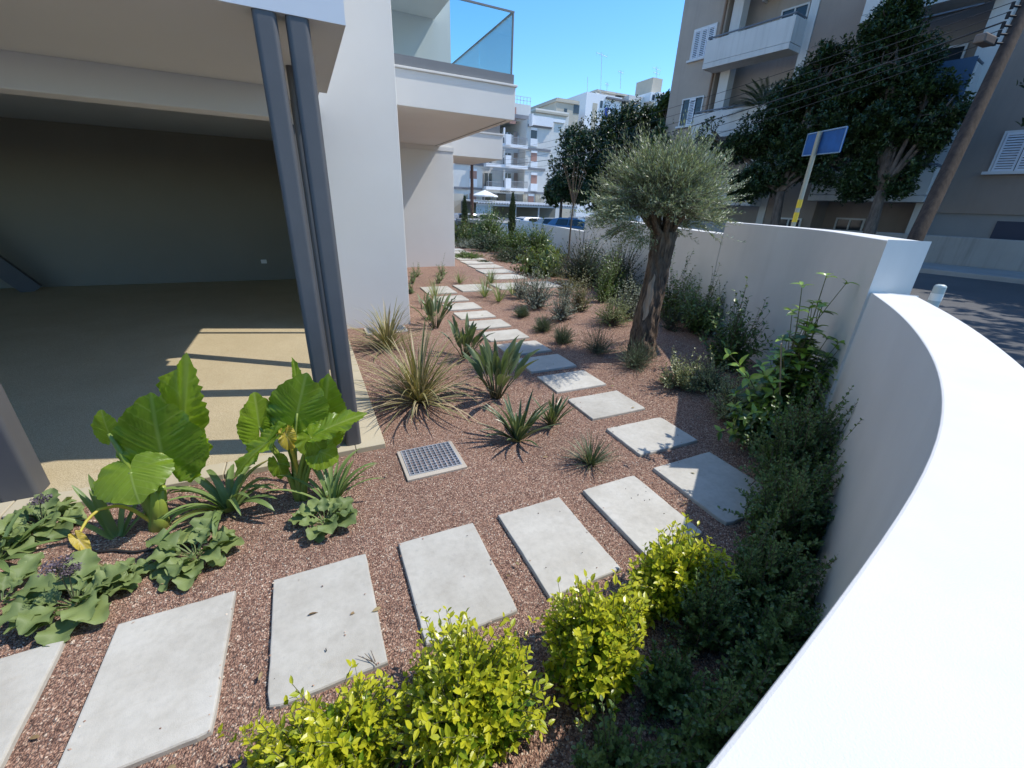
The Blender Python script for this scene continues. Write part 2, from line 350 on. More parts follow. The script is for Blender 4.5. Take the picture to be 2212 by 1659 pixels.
# the tall section sweeps round in a wide curve, then the far sections step down (inner face lines)
def smoothline(P, n=40, it=6): return relax(resample(np.array(P, float), n), it)
SEC = [(smoothline([(3.70, 1.645), (4.19, 2.07), (4.62, 2.44), (5.03, 2.82), (5.45, 3.38), (5.83, 4.13), (6.17, 5.0)]), 1.865),
       (smoothline([(6.17, 5.0), (7.5, 8.3), (10.0, 14.5)], 12, 0), 1.68), (smoothline([(9.92, 14.4), (12.3, 26.2)], 8, 0), 1.12), (smoothline([(12.25, 26.0), (15.8, 45)], 8, 0), .66)]
XWY = np.concatenate([[INN[0][1]*0+1.5]]+[q[:, 1] for q, z in SEC]); XWX = np.concatenate([[3.6]]+[q[:, 0] for q, z in SEC]); o_ = np.argsort(XWY); XWY, XWX = XWY[o_], XWX[o_]
def xwall(y): return np.interp(y, XWY, XWX)
def inside(x, y, mrg=.05): return (x < xwall(y)-mrg) | (y < 1.5)
gx = np.concatenate([np.arange(-8, 6.01, .12), np.arange(6.2, 17, .4)]); gy = np.concatenate([np.arange(-.5, 7, .12), np.arange(7.2, 46, .5)])
GX, GY = np.meshgrid(gx, gy); GX = np.minimum(GX, np.where(GY < 1.7, 3.85, xwall(GY)+.12)); GZ = gz(GX, GY)
nx_, ny_ = len(gx), len(gy)
f = np.array([(j*nx_+i, j*nx_+i+1, (j+1)*nx_+i+1, (j+1)*nx_+i) for j in range(ny_-1) for i in range(nx_-1)])
V = np.stack([GX, GY, GZ], -1).reshape(-1, 3)
g = MB(); g.add(V, f); tag(g.build('gravel_bed', MT['gravel'], smooth=True), None, None, kind='structure')
o_pts = [tuple(p) for p in OUT[::-1]]
outl = [(-120, -.3)] + o_pts + [(4.25, 1.86), (5.25, 2.74), (6.05, 4.0), (6.38, 4.95), (10.2, 14.4), (12.5, 26.2), (16.0, 45.2), (12, 60), (-120, 60), (-120, 700), (700, 700), (700, -400), (-120, -400)]
tag(poly_sheet('street', outl, STREET, MT['asphalt'], [5+1.4*i for i in range(21)]), None, None, kind='structure')
FD = np.array([.15, -.989]); FD /= np.linalg.norm(FD)
FN = np.array([FD[1], -FD[0]])                                      # from the flats towards the street
F0 = np.array([18.7, 18.6])                                         # balcony front line of the flats across the street
def FW(s, o, z): q = F0 + FD*s + FN*(o-1.0); return np.array([q[0], q[1], z])
# pavement across the street with a kerb, and its own parapet
pv = MB(); a = [FW(-30, 2.6, 0), FW(40, 2.6, 0), FW(40, 5.2, 0), FW(-30, 5.2, 0)]
pv.hexa([(p[0], p[1], STREET-.1) for p in a], [(p[0], p[1], STREET+.13) for p in a]); tag(pv.build('pavement', MT['pave'], bevel=.02), None, None, kind='structure')

# ------------------------------------------------------------------ the white house with its open ground floor
H = empty('white_house', (0, 7, 0), 'white rendered house with open shaded ground floor on steel posts and a glass balcony', 'house')
m = MB(); m.box(-14, .14, 3.42, 12.3, -.2, .045); m.build('floor', MT['gfloor'], H)
m = MB()
for i in range(24):                                                # pale border stones along the floor edges
    m.box(-14+i*.6, -14+i*.6+.594 if i < 23 else .14, 3.24, 3.416, -.2, .05)
for i in range(11):
    y0 = 3.24+i*.36; m.box(.144, .385, y0, y0+.354, -.2, .05)
m.build('border_stones', plaster('border_stone', (.45, .39, .27), grain=150, dist=.002, var=.1), H, bevel=.006)
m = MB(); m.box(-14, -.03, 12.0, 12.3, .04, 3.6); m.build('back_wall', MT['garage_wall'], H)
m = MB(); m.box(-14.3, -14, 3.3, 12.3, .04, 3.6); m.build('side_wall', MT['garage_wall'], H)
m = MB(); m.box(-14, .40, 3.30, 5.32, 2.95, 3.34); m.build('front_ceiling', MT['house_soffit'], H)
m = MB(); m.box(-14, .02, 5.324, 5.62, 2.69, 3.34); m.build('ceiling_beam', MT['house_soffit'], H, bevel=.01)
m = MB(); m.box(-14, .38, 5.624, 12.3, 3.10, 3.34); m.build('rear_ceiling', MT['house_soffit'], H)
m = MB(); m.box(-14.3, .405, 3.295, 7.1, 3.343, 14.0); m.build('upper_front', MT['house'], H, bevel=.006)
m = MB(); m.box(-.02, 1.468, 7.136, 12.0, -.2, 14.0); m.build('column_wall', MT['house'], H, bevel=.008)
Pw = atY(979, 320, 13.836); Pb = atY(950, 316, 13.836); BX = Pb[0]; BZ = Pb[2]
fr = atX(1111.5, 265, BX); BY = fr[1]
m = MB(); m.box(1.47, 4.456, 13.836, 18.0, -.2, BZ-.12); m.build('rear_wall', MT['house'], H, bevel=.008)
m = MB(); m.box(1.47, 4.44, 13.86, 18.0, BZ+.001, 14.0); m.build('rear_wall', MT['house'], H)
m = MB(); m.box(1.47, 4.475, 13.82, 18.0, BZ-.118, BZ); m.build('trim_band', MT['house'], H)
# balcony: box parapet with coping, dark channel and frameless glass
zc = BZ + .54
B = H
m = MB(); m.box(1.472, BX, BY, BY+.2, BZ, zc); m.box(BX-.2, BX-.001, BY+.201, 13.83, BZ+.001, zc); m.box(1.472, BX-.202, BY+.202, 13.83, BZ+.002, BZ+.22)
m.build('balcony', MT['house'], H, bevel=.008)
m = MB(); m.box(BX-.16, BX-.13, BY+.10, 13.8, BZ-.006, BZ-.001); m.build('drip_groove', MT['joint'], H)
m = MB(); m.box(1.472, BX+.03, BY-.03, BY+.22, zc, zc+.035); m.box(BX-.22, BX+.03, BY+.221, 13.83, zc, zc+.035); m.build('coping', MT['house'], H, bevel=.006)
m = MB(); m.box(1.472, BX-.03, BY+.03, BY+.11, zc+.036, zc+.20); m.box(BX-.11, BX-.03, BY+.111, 13.8, zc+.036, zc+.20); m.build('glass_channel', MT['dark_sill'], H)
gt = zc+1.12
for (a, b_) in ((1.48, BX-.075),):
    m = MB(); m.box(a, b_, BY+.06, BY+.078, zc+.19, gt); m.build('glass_panel', MT['glass'], H)
ys = np.linspace(BY+.085, 13.78, 4)
for k in range(3):
    m = MB(); m.box(BX-.078, BX-.06, ys[k], ys[k+1]-.02, zc+.19, gt); m.build('glass_panel', MT['glass'], H)
m = MB(); m.box(1.48, BX-.05, BY+.055, BY+.083, gt+.001, gt+.028); m.box(BX-.083, BX-.055, BY+.084, 13.78, gt+.001, gt+.028); m.box(BX-.082, BX-.056, BY+.056, BY+.082, zc+.19, gt); m.build('handrail', MT['dark_sill'], H)
# the floor above: slab seen through the glass
m = MB(); m.box(1.472, BX-.05, BY+.1, 13.85, BZ+3.0, BZ+3.9); m.build('balcony', MT['house'], H, bevel=.008)
# balcony of the rear stair bay
p1 = atz(1085, 345, BZ); bx2, by2 = p1[0], p1[1]
m = MB(); m.box(2.5, bx2, by2, by2+3.2, BZ, BZ+.78); m.build('balcony', MT['house'], H, bevel=.008)
m = MB(); m.box(2.5, bx2+.03, by2-.03, by2+3.2, BZ+.781, BZ+.83); m.build('coping', MT['house'], H)
m = MB(); m.box(2.5, bx2-.1, by2+.05, by2+.12, BZ+.831, BZ+1.1); m.build('glass_channel', MT['dark_sill'], H)
def post(cx, cy, hx, hy, z0, z1, lean=0.0):
    bm = bmesh.new(); n = 6; prof = []
    r = .028
    for (qx, qy, a0) in ((hx-r, hy-r, 0), (-hx+r, hy-r, 90), (-hx+r, -hy+r, 180), (hx-r, -hy+r, 270)):
        for k in range(n+1):
            a = math.radians(a0+90*k/n); prof.append((cx+qx+r*math.cos(a), cy+qy+r*math.sin(a)))
    mb = MB(); k = len(prof)
    mb.add([(x, y, z0) for x, y in prof]+[(x, y+lean, z1) for x, y in prof], [(i, (i+1) % k, k+(i+1) % k, k+i) for i in range(k)]+[tuple(range(k))[::-1], tuple(range(k, 2*k))])
    return mb.build('steel_post', MT['post'], H)
post(.135, 3.39, .063, .085, .046, 2.952)
post(-.035, 3.39, .063, .085, .046, 2.952)
post(.105, 4.52, .055, .085, .046, 2.952)
post(.06, 5.28, .055, .07, .046, 2.70, .55)
post(.10, 6.86, .03, .04, .046, 3.11)
post(-1.985, 3.50, .10, .085, .046, 2.952)
post(-2.26, 3.50, .10, .085, .046, 2.952)
m = MB(); m.beam((-6.35, 11.2, 2.2), (-5.05, 11.6, .046), .22, .3); m.build('steel_post', MT['post'], H)
q = atY(570, 565, 11.99); m = MB(); m.box(q[0]-.06, q[0]+.06, 11.985, 11.999, q[2]-.045, q[2]+.045); sk = m.build('socket', MT['white'], H, bevel=.004)

# ------------------------------------------------------------------ street wall: low curved part, tall part and stepped far parts
Wl = empty('garden_wall', (3.7, 1.645, 0), 'smooth white rendered garden wall that curves past the viewer and steps down along the street', 'wall')
zc_ = 1.504
k = len(INN); m = MB(); v = []
for i in range(k):
    for (P, z) in ((INN[i], -.25), (INN[i], zc_), (OUT[i], zc_), (OUT[i], -.25)): v.append((P[0], P[1], z))
m.add(v, [(i*4+a, i*4+(a+1) % 4, (i+1)*4+(a+1) % 4, (i+1)*4+a) for i in range(k-1) for a in range(4)]+[(0, 1, 2, 3), (4*k-1, 4*k-2, 4*k-3, 4*k-4)])
cw = m.build('curved_section', MT['wall'], Wl, smooth=True, bevel=.006)
for p in cw.data.polygons: p.use_smooth = abs(p.normal.z) < .5
cw.data.update()
for i, (L_, zt) in enumerate(SEC):
    T = np.gradient(L_, axis=0); T /= np.linalg.norm(T, axis=1)[:, None]; nn = np.stack([T[:, 1], -T[:, 0]], 1); O_ = L_+nn*THK; I_ = L_.copy(); n = len(L_)
    if i == 0: O_[0] = (3.965, 1.515); O_[1:5] = np.array([O_[0]+(O_[5]-O_[0])*t/5 for t in range(1, 5)])
    else: I_[0] += T[0]*.012; O_[0] += T[0]*.012
    v = []
    for k in range(n):
        for (P, z) in ((I_[k], -.9), (I_[k], zt), (O_[k], zt), (O_[k], -.9)): v.append((P[0], P[1], z))
    m = MB(); m.add(v, [(k*4+a, k*4+(a+1) % 4, (k+1)*4+(a+1) % 4, (k+1)*4+a) for k in range(n-1) for a in range(4)]+[(0, 1, 2, 3), (4*n-1, 4*n-2, 4*n-3, 4*n-4)])
    w_ = m.build('wall_section', MT['wall'], Wl, bevel=.006)
    if i: 
        m = MB(); q = [L_[0]+nn[0]*.012-T[0]*.002, L_[0]+T[0]*.0105+nn[0]*.012, L_[0]+T[0]*.0105+nn[0]*(THK-.02), L_[0]+nn[0]*(THK-.02)-T[0]*.002]
        m.hexa([(p[0], p[1], -.2) for p in q], [(p[0], p[1], zt-.01) for p in q]); m.build('joint', MT['joint'], Wl)
m = MB(); a = INN[0]; d = (INN[1]-INN[0])/np.linalg.norm(INN[1]-INN[0]); m.obox((a[0]-d[0]*.003+NO[0][0]*.010, a[1]-d[1]*.003+NO[0][1]*.010), d, NO[0], .003, .012, -.2, 1.49); m.build('joint', MT['joint'], Wl)

# ------------------------------------------------------------------ stepping slabs
def slab(pts, label, group='concrete stepping slabs of the garden path'):
    c = np.mean(np.array(pts), 0); zt = .028 + random.uniform(-.003, .004)
    m = MB(); n = 10; top = []
    P = [np.array(p) for p in pts]; ring = []
    for i in range(4):
        a, b_ = P[i], P[(i+1) % 4]
        for t in range(n):
            q = a+(b_-a)*t/n; j = .0016 if t else .009
            q = q + (c-q)/np.linalg.norm(c-q)*abs(random.gauss(0, j)); ring.append(q)
    k = len(ring)
    def lay(ins, z): return [(*(q+(c-q)/np.linalg.norm(c-q)*ins), z) for q in ring]
    L = [lay(-.004, -.05), lay(0, zt-.008), lay(.005, zt-.001), lay(.012, zt)]
    v = sum(L, []); f = [(l*k+i, l*k+(i+1) % k, (l+1)*k+(i+1) % k, (l+1)*k+i) for l in range(3) for i in range(k)]+[tuple(range(3*k, 4*k))]
    m.add(v, f); e = bpy.data.objects.new('tmp', None); e.location = (c[0], c[1], 0)
    o = m.build('stepping_slab', MT['slab'], e); o.parent = None; o.location = (c[0], c[1], 0); bpy.data.objects.remove(e)
    return tag(o, label, 'stepping slab', group)
def rslab(x0, x1, y0, y1, label, rot=0.0):
    c = np.array([(x0+x1)/2, (y0+y1)/2]); cr, sr = math.cos(rot), math.sin(rot)
    q = [np.array(p)-c for p in ((x0, y1), (x1, y1), (x1, y0), (x0, y0))]
    return slab([c+np.array([p[0]*cr-p[1]*sr, p[0]*sr+p[1]*cr]) for p in q], label)
SL = []
row = [(-1.10, -.606, 'pale slab below the wavy-leaved plants, second from the left edge'), (-.422, .074, 'clean pale slab with a dry twig on its lower right corner'), (.258, .756, 'pale slab of the front row whose lower end is behind a golden bush'), (.942, 1.440, 'pale slab of the front row with a few dark crumbs near its upper end'), (1.642, 2.145, 'pale slab of the front row half shaded at the corner slab side')]
rslab(-1.78, -1.29, 1.33, 2.065, 'slab cut off by the left edge of the picture', .01)
for x0, x1, lb in row: rslab(x0, x1, 1.345 if x0 < 1 else 1.36, 2.062, lb, random.uniform(-.012, .012))
rslab(2.362, 3.026, 1.36, 2.083, 'large corner slab mostly in the shadow of the wall', .005)
run = [(2.27, 'slab after the corner with the shadow of a leafy shoot on it'), (2.985, 'second sunny slab after the corner beside the striped strap plant'), (3.685, 'third slab after the corner with a crisp leafy shadow'), (4.34, 'slab dappled by the shade of the olive crown'), (5.02, 'slab lying wholly in the shade of the olive crown'), (5.72, 'slab half under olive shade behind the broad-leaved clumps'), (6.42, 'sunny slab just past the olive shade'), (7.12, 'second sunny slab past the olive shade'), (7.83, 'third sunny slab past the olive shade'), (8.60, 'fourth sunny slab past the olive shade, narrow from here'), (9.45, 'slab at the far crossing next to the white column')]
for i, (y0, lb) in enumerate(run):
    dy = .50 if i else .50
    rslab(2.395, 3.095, y0, y0+dy+ (.05 if i > 7 else 0) + (.3 if i == 10 else 0), lb, random.uniform(-.012, .012))
for k, lb in enumerate(['crossing slab right of the column path end', 'crossing slab behind the grass tufts', 'crossing slab partly hidden by grey bushes', 'last crossing slab glimpsed right of the grey bushes']):
    rslab(3.26+k*1.02, 4.04+k*1.02, 9.55, 10.38, lb)
for k in range(8):
    y0 = 11.0+k*1.05; x0 = 4.55+.085*(y0-9)
    rslab(x0, x0+1.05, y0, y0+.78, 'slab of the far path, number %s counted from the crossing' % ['one', 'two', 'three', 'four', 'five', 'six', 'seven', 'eight'][k])

# ------------------------------------------------------------------ drain grates
MT['surround'] = plaster('grate_mortar', (.42, .37, .30), grain=60, dist=.006, var=.25)
def grate(x0, x1, y0, y1, z, nx, ny, label):
    e = empty('drain_grate', ((x0+x1)/2, (y0+y1)/2, z), label, 'grate', 'drain grates')
    m = MB(); bw = .03
    m.box(x0-bw, x1+bw, y0-bw*1.6, y0, z-.1, z+.006); m.box(x0-bw, x1+bw, y1, y1+bw*.4, z-.1, z+.005); m.box(x0-bw, x0, y0, y1, z-.1, z+.0055); m.box(x1, x1+bw, y0, y1, z-.1, z+.0055)
    m.build('concrete_surround', MT['surround'], e, bevel=.004)
    m = MB(); m.box(x0, x1, y0, y1, z-.12, z-.055); m.build('pit', MT['black'], e)
    m = MB(); t = .0042
    m.box(x0, x1, y0, y0+t*1.5, z-.03, z+.010); m.box(x0, x1, y1-t*1.5, y1, z-.03, z+.010); m.box(x0, x0+t*1.5, y0+t*1.5, y1-t*1.5, z-.03, z+.010); m.box(x1-t*1.5, x1, y0+t*1.5, y1-t*1.5, z-.03, z+.010)
    for i in range(1, nx): xx = x0+(x1-x0)*i/nx; m.box(xx-t/2, xx+t/2, y0, y1, z-.012, z+.008)
    for j in range(1, ny): yy = y0+(y1-y0)*j/ny; m.box(x0, x1, yy-t/2, yy+t/2, z-.025, z+.0075)
    m.build('bar_grid', MT['steel'], e)
grate(.485, .91, 2.725, 3.10, .02, 11, 10, 'square steel drain grate in the gravel beside the floor corner')
grate(.70, 1.30, 6.70, 7.02, .02, 16, 7, 'steel drain grate at the foot of the white column, half under dry grass')

# ------------------------------------------------------------------ flats across the street
MT['flats'] = plaster('beige_render', (.40, .335, .275), grain=120, dist=.004, var=.07, streak=.25)
MT['flats2'] = plaster('brown_beige_render', (.29, .235, .195), grain=120, dist=.004, var=.07, streak=.2)
MT['balc'] = plaster('pale_balcony_render', (.58, .575, .55), grain=120, dist=.003, var=.06, streak=.35)
MT['recess'] = plaster('recess_render', (.40, .38, .33), grain=120, dist=.003, var=.06)
MT['grime'] = plaster('stained_parapet_render', (.29, .29, .275), grain=60, dist=.004, var=.12, streak=.7)
MT['shut'] = paint('white_shutter_paint', (.66, .68, .72), .5)
MT['frame'] = paint('white_window_frame', (.62, .62, .61), .5)
MT['pipe'] = paint('brown_downpipe', (.22, .14, .09), .6)
MT['blue'] = paint('faded_blue_cloth', (.06, .11, .18), .8)
MT['navy'] = paint('dark_blue_gate', (.02, .03, .06), .6)
Ap = empty('apartment_block', FW(4, -5, STREET), 'tall shaded beige apartment block across the street with white balconies and louvred shutters', 'apartment block')
def lbox(mb, s0, s1, o0, o1, z0, z1):
    return mb.hexa([FW(s0, o0, z0), FW(s1, o0, z0), FW(s1, o1, z0), FW(s0, o1, z0)], [FW(s0, o0, z1), FW(s1, o0, z1), FW(s1, o1, z1), FW(s0, o1, z1)])
ZR = 15.2
m = MB(); lbox(m, -2.4, .2, -12, 0, -.2, ZR); lbox(m, .2, 4.4, -12, -1.2, -.2, ZR); m.build('wall', MT['flats'], Ap)
m = MB(); lbox(m, 4.4, 6.5, -12, .0, -.2, ZR); lbox(m, 6.5, 10.0, -12, -1.2, -.2, ZR); m.build('wall', MT['flats2'], Ap)
m = MB(); lbox(m, 10.5, 24, -12, .06, 2.3, ZR); m.build('wall', MT['flats2'], Ap)
m = MB(); lbox(m, 10.5, 24, -12, .0, -.2, 2.296); m.build('base_wall', plaster('grey_base', (.25, .25, .25), grain=90, dist=.003), Ap)
m = MB(); lbox(m, 12.2, 16.5, .005, .06, .8, 2.1); m.build('gate', MT['navy'], Ap)
m = MB(); lbox(m, -2.5, 24.1, -12, .25, ZR, ZR+.25); m.build('roof', MT['balc'], Ap)
m = MB(); lbox(m, .45, .95, -.5, -.02, -.2, ZR); m.build('pillar', MT['balc'], Ap)
m = MB(); lbox(m, 4.05, 4.38, -.9, .03, -.2, ZR); m.build('pillar', MT['balc'], Ap)
m = MB(); lbox(m, 9.95, 10.48, -.9, .3, -.2, ZR); m.build('pillar', MT['balc'], Ap)
m = MB(); p = [FW(.08, .06, z) for z in (.6, 6, 12, 15)]; m.tube(p, .055, 8); m.build('downpipe', MT['pipe'], Ap)
def shutter_window(s0, s1, z0, z1, leaves, o=.0, mat=None, dark=False):
    fr = MB(); t = .06
    lbox(fr, s0-t, s1+t, o+.001, o+.07, z1, z1+t); lbox(fr, s0-.18, s1+.18, o+.001, o+.14, z0-.09, z0)
    lbox(fr, s0-t, s0, o+.001, o+.07, z0, z1); lbox(fr, s1, s1+t, o+.001, o+.07, z0, z1)
    wn = fr.build('window', MT['frame'], Ap)
    pm = MB(); lbox(pm, s0, s1, o+.001, o+.012, z0, z1); pane = pm.build('pane', MT['window'], Ap); pane.parent = wn; pane.location = (0, 0, 0)
    lw = (s1-s0)/leaves
    for k in range(leaves):
        if dark and k % 2 == 0: continue
        a = s0+k*lw+.012; b_ = s0+(k+1)*lw-.012; sm = MB()
        for (q0, q1, y0, y1) in ((a, a+.055, z0, z1), (b_-.055, b_, z0, z1), (a+.055, b_-.055, z0, z0+.07), (a+.055, b_-.055, z1-.07, z1)): lbox(sm, q0, q1, o+.03, o+.068, y0, y1)
        nl = int((z1-z0-.14)/.075)
        for j in range(nl):
            zz = z0+.075+(z1-z0-.15)*(j+.5)/nl
            sm.hexa([FW(a+.055, o+.034, zz-.012+.022), FW(b_-.055, o+.034, zz-.012+.022), FW(b_-.055, o+.064, zz-.022), FW(a+.055, o+.064, zz-.022)], [FW(a+.055, o+.034, zz+.034), FW(b_-.055, o+.034, zz+.034), FW(b_-.055, o+.064, zz-.008), FW(a+.055, o+.064, zz-.008)])
        sh = sm.build('shutter', mat or MT['shut'], Ap); sh.parent = wn; sh.location = (0, 0, 0)
    return wn
for z0, z1, dk in ((3.35, 4.5, False), (6.25, 7.45, True), (9.2, 10.42, False), (12.2, 13.4, False)): shutter_window(-1.4, -.24, z0, z1, 3, dark=dk)
shutter_window(11.5, 13.1, 3.62, 4.75, 3, .06); shutter_window(11.5, 13.1, 6.9, 8.1, 3, .06); shutter_window(15.0, 16.5, 3.62, 4.75, 3, .06)
def balcony(s0, s1, zb, h, panel=None):
    bm_ = MB(); lbox(bm_, s0, s1, 0, 1.0, zb, zb+.22); bal = bm_.build('balcony', MT['balc'], Ap, bevel=.01)
    pm = MB(); lbox(pm, s0+.0, s1, .88, .985, zb+.235, zb+h); lbox(pm, s0, s0+.12, .001, .879, zb+.235, zb+h); lbox(pm, s1-.12, s1, .001, .879, zb+.235, zb+h)
    pr = pm.build('parapet', panel or MT['balc'], Ap, bevel=.01); pr.parent = bal; pr.location = (0, 0, 0)
    rm = MB(); rm.tube([FW(s0+.02, .93, zb+h+.10), FW(s1-.02, .93, zb+h+.10)], .035, 8); rm.tube([FW(s1-.06, .03, zb+h+.10), FW(s1-.06, .93, zb+h+.10)], .035, 8); rm.tube([FW(s0+.06, .03, zb+h+.10), FW(s0+.06, .93, zb+h+.10)], .035, 8)
    for q in np.linspace(s0+.1, s1-.1, 5): rm.tube([FW(q, .93, zb+h-.02), FW(q, .93, zb+h+.1)], .015, 6)
    r = rm.build('handrail', paint('grey_rail', (.14, .16, .19), .5), Ap); r.parent = bal; r.location = (0, 0, 0)
for zb in (2.35, 5.38, 8.38, 11.4): balcony(.08, 4.08, zb, 1.12)
for zb, pn in ((2.62, None), (5.6, MT['blue']), (8.62, None), (11.6, None)): balcony(6.5, 10.3, zb, 1.12)
m = MB(); lbox(m, 9.3, 10.25, 1.0, 1.03, 5.6, 6.9); m.build('blue_awning', MT['blue'], Ap)
def plain_window(s0, s1, z0, z1, o):
    fm = MB(); t = .07
    lbox(fm, s0, s0+t, o, o+.06, z0, z1); lbox(fm, s1-t, s1, o, o+.06, z0, z1); lbox(fm, s0+t, s1-t, o, o+.06, z1-t, z1); lbox(fm, s0+t, s1-t, o, o+.06, z0, z0+t); lbox(fm, (s0+s1)/2-.03, (s0+s1)/2+.03, o, o+.06, z0+t, z1-t)
    wn = fm.build('window', MT['frame'], Ap); pm = MB(); lbox(pm, s0+t, s1-t, o+.001, o+.02, z0+t, z1-t); pn = pm.build('pane', MT['window'], Ap); pn.parent = wn; pn.location = (0, 0, 0)
for zb in (2.35, 5.38, 8.38, 11.4): plain_window(2.2, 3.4, zb+1.0, zb+2.2, -1.2)
for zb in (2.62, 5.6, 8.62, 11.6): plain_window(7.2, 9.3, zb+.3, zb+2.25, -1.2)
plain_window(7.0, 8.1, .9, 2.0, -1.2); plain_window(5.0, 6.1, .9, 1.9, 0.0)
acm = MB(); lbox(acm, 1.3, 2.1, -1.2, -.85, 11.15, 11.72); acu = acm.build('air_conditioner', MT['frame'], Ap, bevel=.02)
acm = MB(); lbox(acm, 1.35, 1.4, -1.2, -.8, 11.05, 11.14); lbox(acm, 2.0, 2.05, -1.2, -.8, 11.05, 11.14); a2 = acm.build('bracket', MT['frame'], Ap); a2.parent = acu; a2.location = (0, 0, 0)

# parapet along the far pavement
pw = MB(); lbox(pw, 2, 34, 2.3, 2.55, STREET-.1, 1.58); pp = pw.build('street_parapet', MT['grime'], bevel=.03); tag(pp, 'grey water-stained concrete parapet along the far pavement', 'parapet')

# ------------------------------------------------------------------ far apartment house across the car park (front seen almost square on)
YF = 49.0
def fx(X, Y): return (932.6+.1984*X, 219.4+.1984*Y)
Fb = empty('distant_flats', (26, 52, STREET), 'five-storey pale apartment house beyond the car park with reddish shutters and a stone ground floor', 'apartment block')
MT['fwall'] = plaster('far_white_render', (.66, .645, .60), grain=40, dist=.003, var=.06, streak=.15)
MT['fwhite'] = paint('far_white_panel', (.80, .80, .80), .6)
MT['fband'] = paint('far_grey_band', (.20, .20, .21), .7)
MT['fshut'] = paint('far_red_shutter', (.40, .22, .17), .6)
MT['fglass'] = paint('far_glass', (.05, .06, .07), .15)
MT['frecess'] = plaster('far_recess', (.34, .33, .30), grain=40, dist=.003)
MT['fstone'] = (lambda: (lambda m, nt, b, out: (nt.links.new(ramp(nt, N(nt, 'ShaderNodeTexVoronoi', Scale=3.2).outputs['Color'], [(.2, (.38, .31, .22)), (.6, (.55, .47, .35)), (.9, (.62, .56, .46))]), b.inputs['Base Color']), m)[1])(*newmat('far_stone_cladding')))()
def fP(X, Y, off=0.0): return atY(*fx(X, Y), YF-off)
def fbox(mb, X0, Y0, X1, Y1, off, th):
    c = fP((X0+X1)/2, (Y0+Y1)/2, 0); k = depth(c)/F_PX*.1984
    hx, hz = abs(X1-X0)/2*k, abs(Y1-Y0)/2*k
    return mb.box(c[0]-hx, c[0]+hx, YF-off-th, YF-off, c[2]-hz, c[2]+hz)
# main body: left wing, recess, right wing
pL, pR, pT = fP(-500, 600), fP(1310, 600), fP(1200, 215)
zT = pT[2]; xl = fP(555, 700)[0]; xr = fP(1015, 700)[0]
m = MB(); m.box(pL[0], xl, YF, YF+12, .5, zT); m.box(xr, pR[0], YF, YF+12, .5, zT); m.box(xl, xr, YF+1.8, YF+12, .5, zT-1.4); m.build('wall', MT['fwall'], Fb)
t0, t1 = fP(850, -30), fP(1140, 100)
m = MB(); m.box(pL[0], fP(1145, 60)[0], YF+1.5, YF+11, zT-.01, t0[2]); m.build('penthouse', MT['fwall'], Fb)
m = MB(); m.box(fP(900, 0)[0], fP(1150, 0)[0], YF+1.2, YF+1.499, t0[2]-1.5, t0[2]-1.1); m.build('band', MT['fband'], Fb)
m = MB(); fbox(m, 900, 50, 975, 210, -1.38, .12); m.build('shutter', MT['fshut'], Fb)
rm = MB()
for z in (t0[2]+.35, t0[2]+.7): rm.box(pL[0], fP(1145, 60)[0], YF+1.55, YF+1.6, z, z+.05)
for x in np.linspace(fP(880, 0)[0], fP(1140, 0)[0], 8): rm.box(x, x+.05, YF+1.55, YF+1.6, t0[2], t0[2]+.7)
rm.build('roof_rail', MT['steel'], Fb)
m = MB(); fbox(m, 1055, 175, 1325, 262, 0, .35); fbox(m, 1055, 150, 1070, 262, -.01, .8); m.build('parapet', MT['fwhite'], Fb)
for (X0, Y0, X1, Y1) in ((1030, 258, 1325, 290), (1010, 510, 1310, 538), (240, 690, 1300, 722), (240, 935, 560, 955), (985, 985, 1230, 1002)):
    m = MB(); fbox(m, X0, (Y0+Y1)/2-11, X1, (Y0+Y1)/2+11, 0, .12); m.build('band', MT['fband'], Fb)
levels = [(300, 480), (535, 705), (760, 950)]
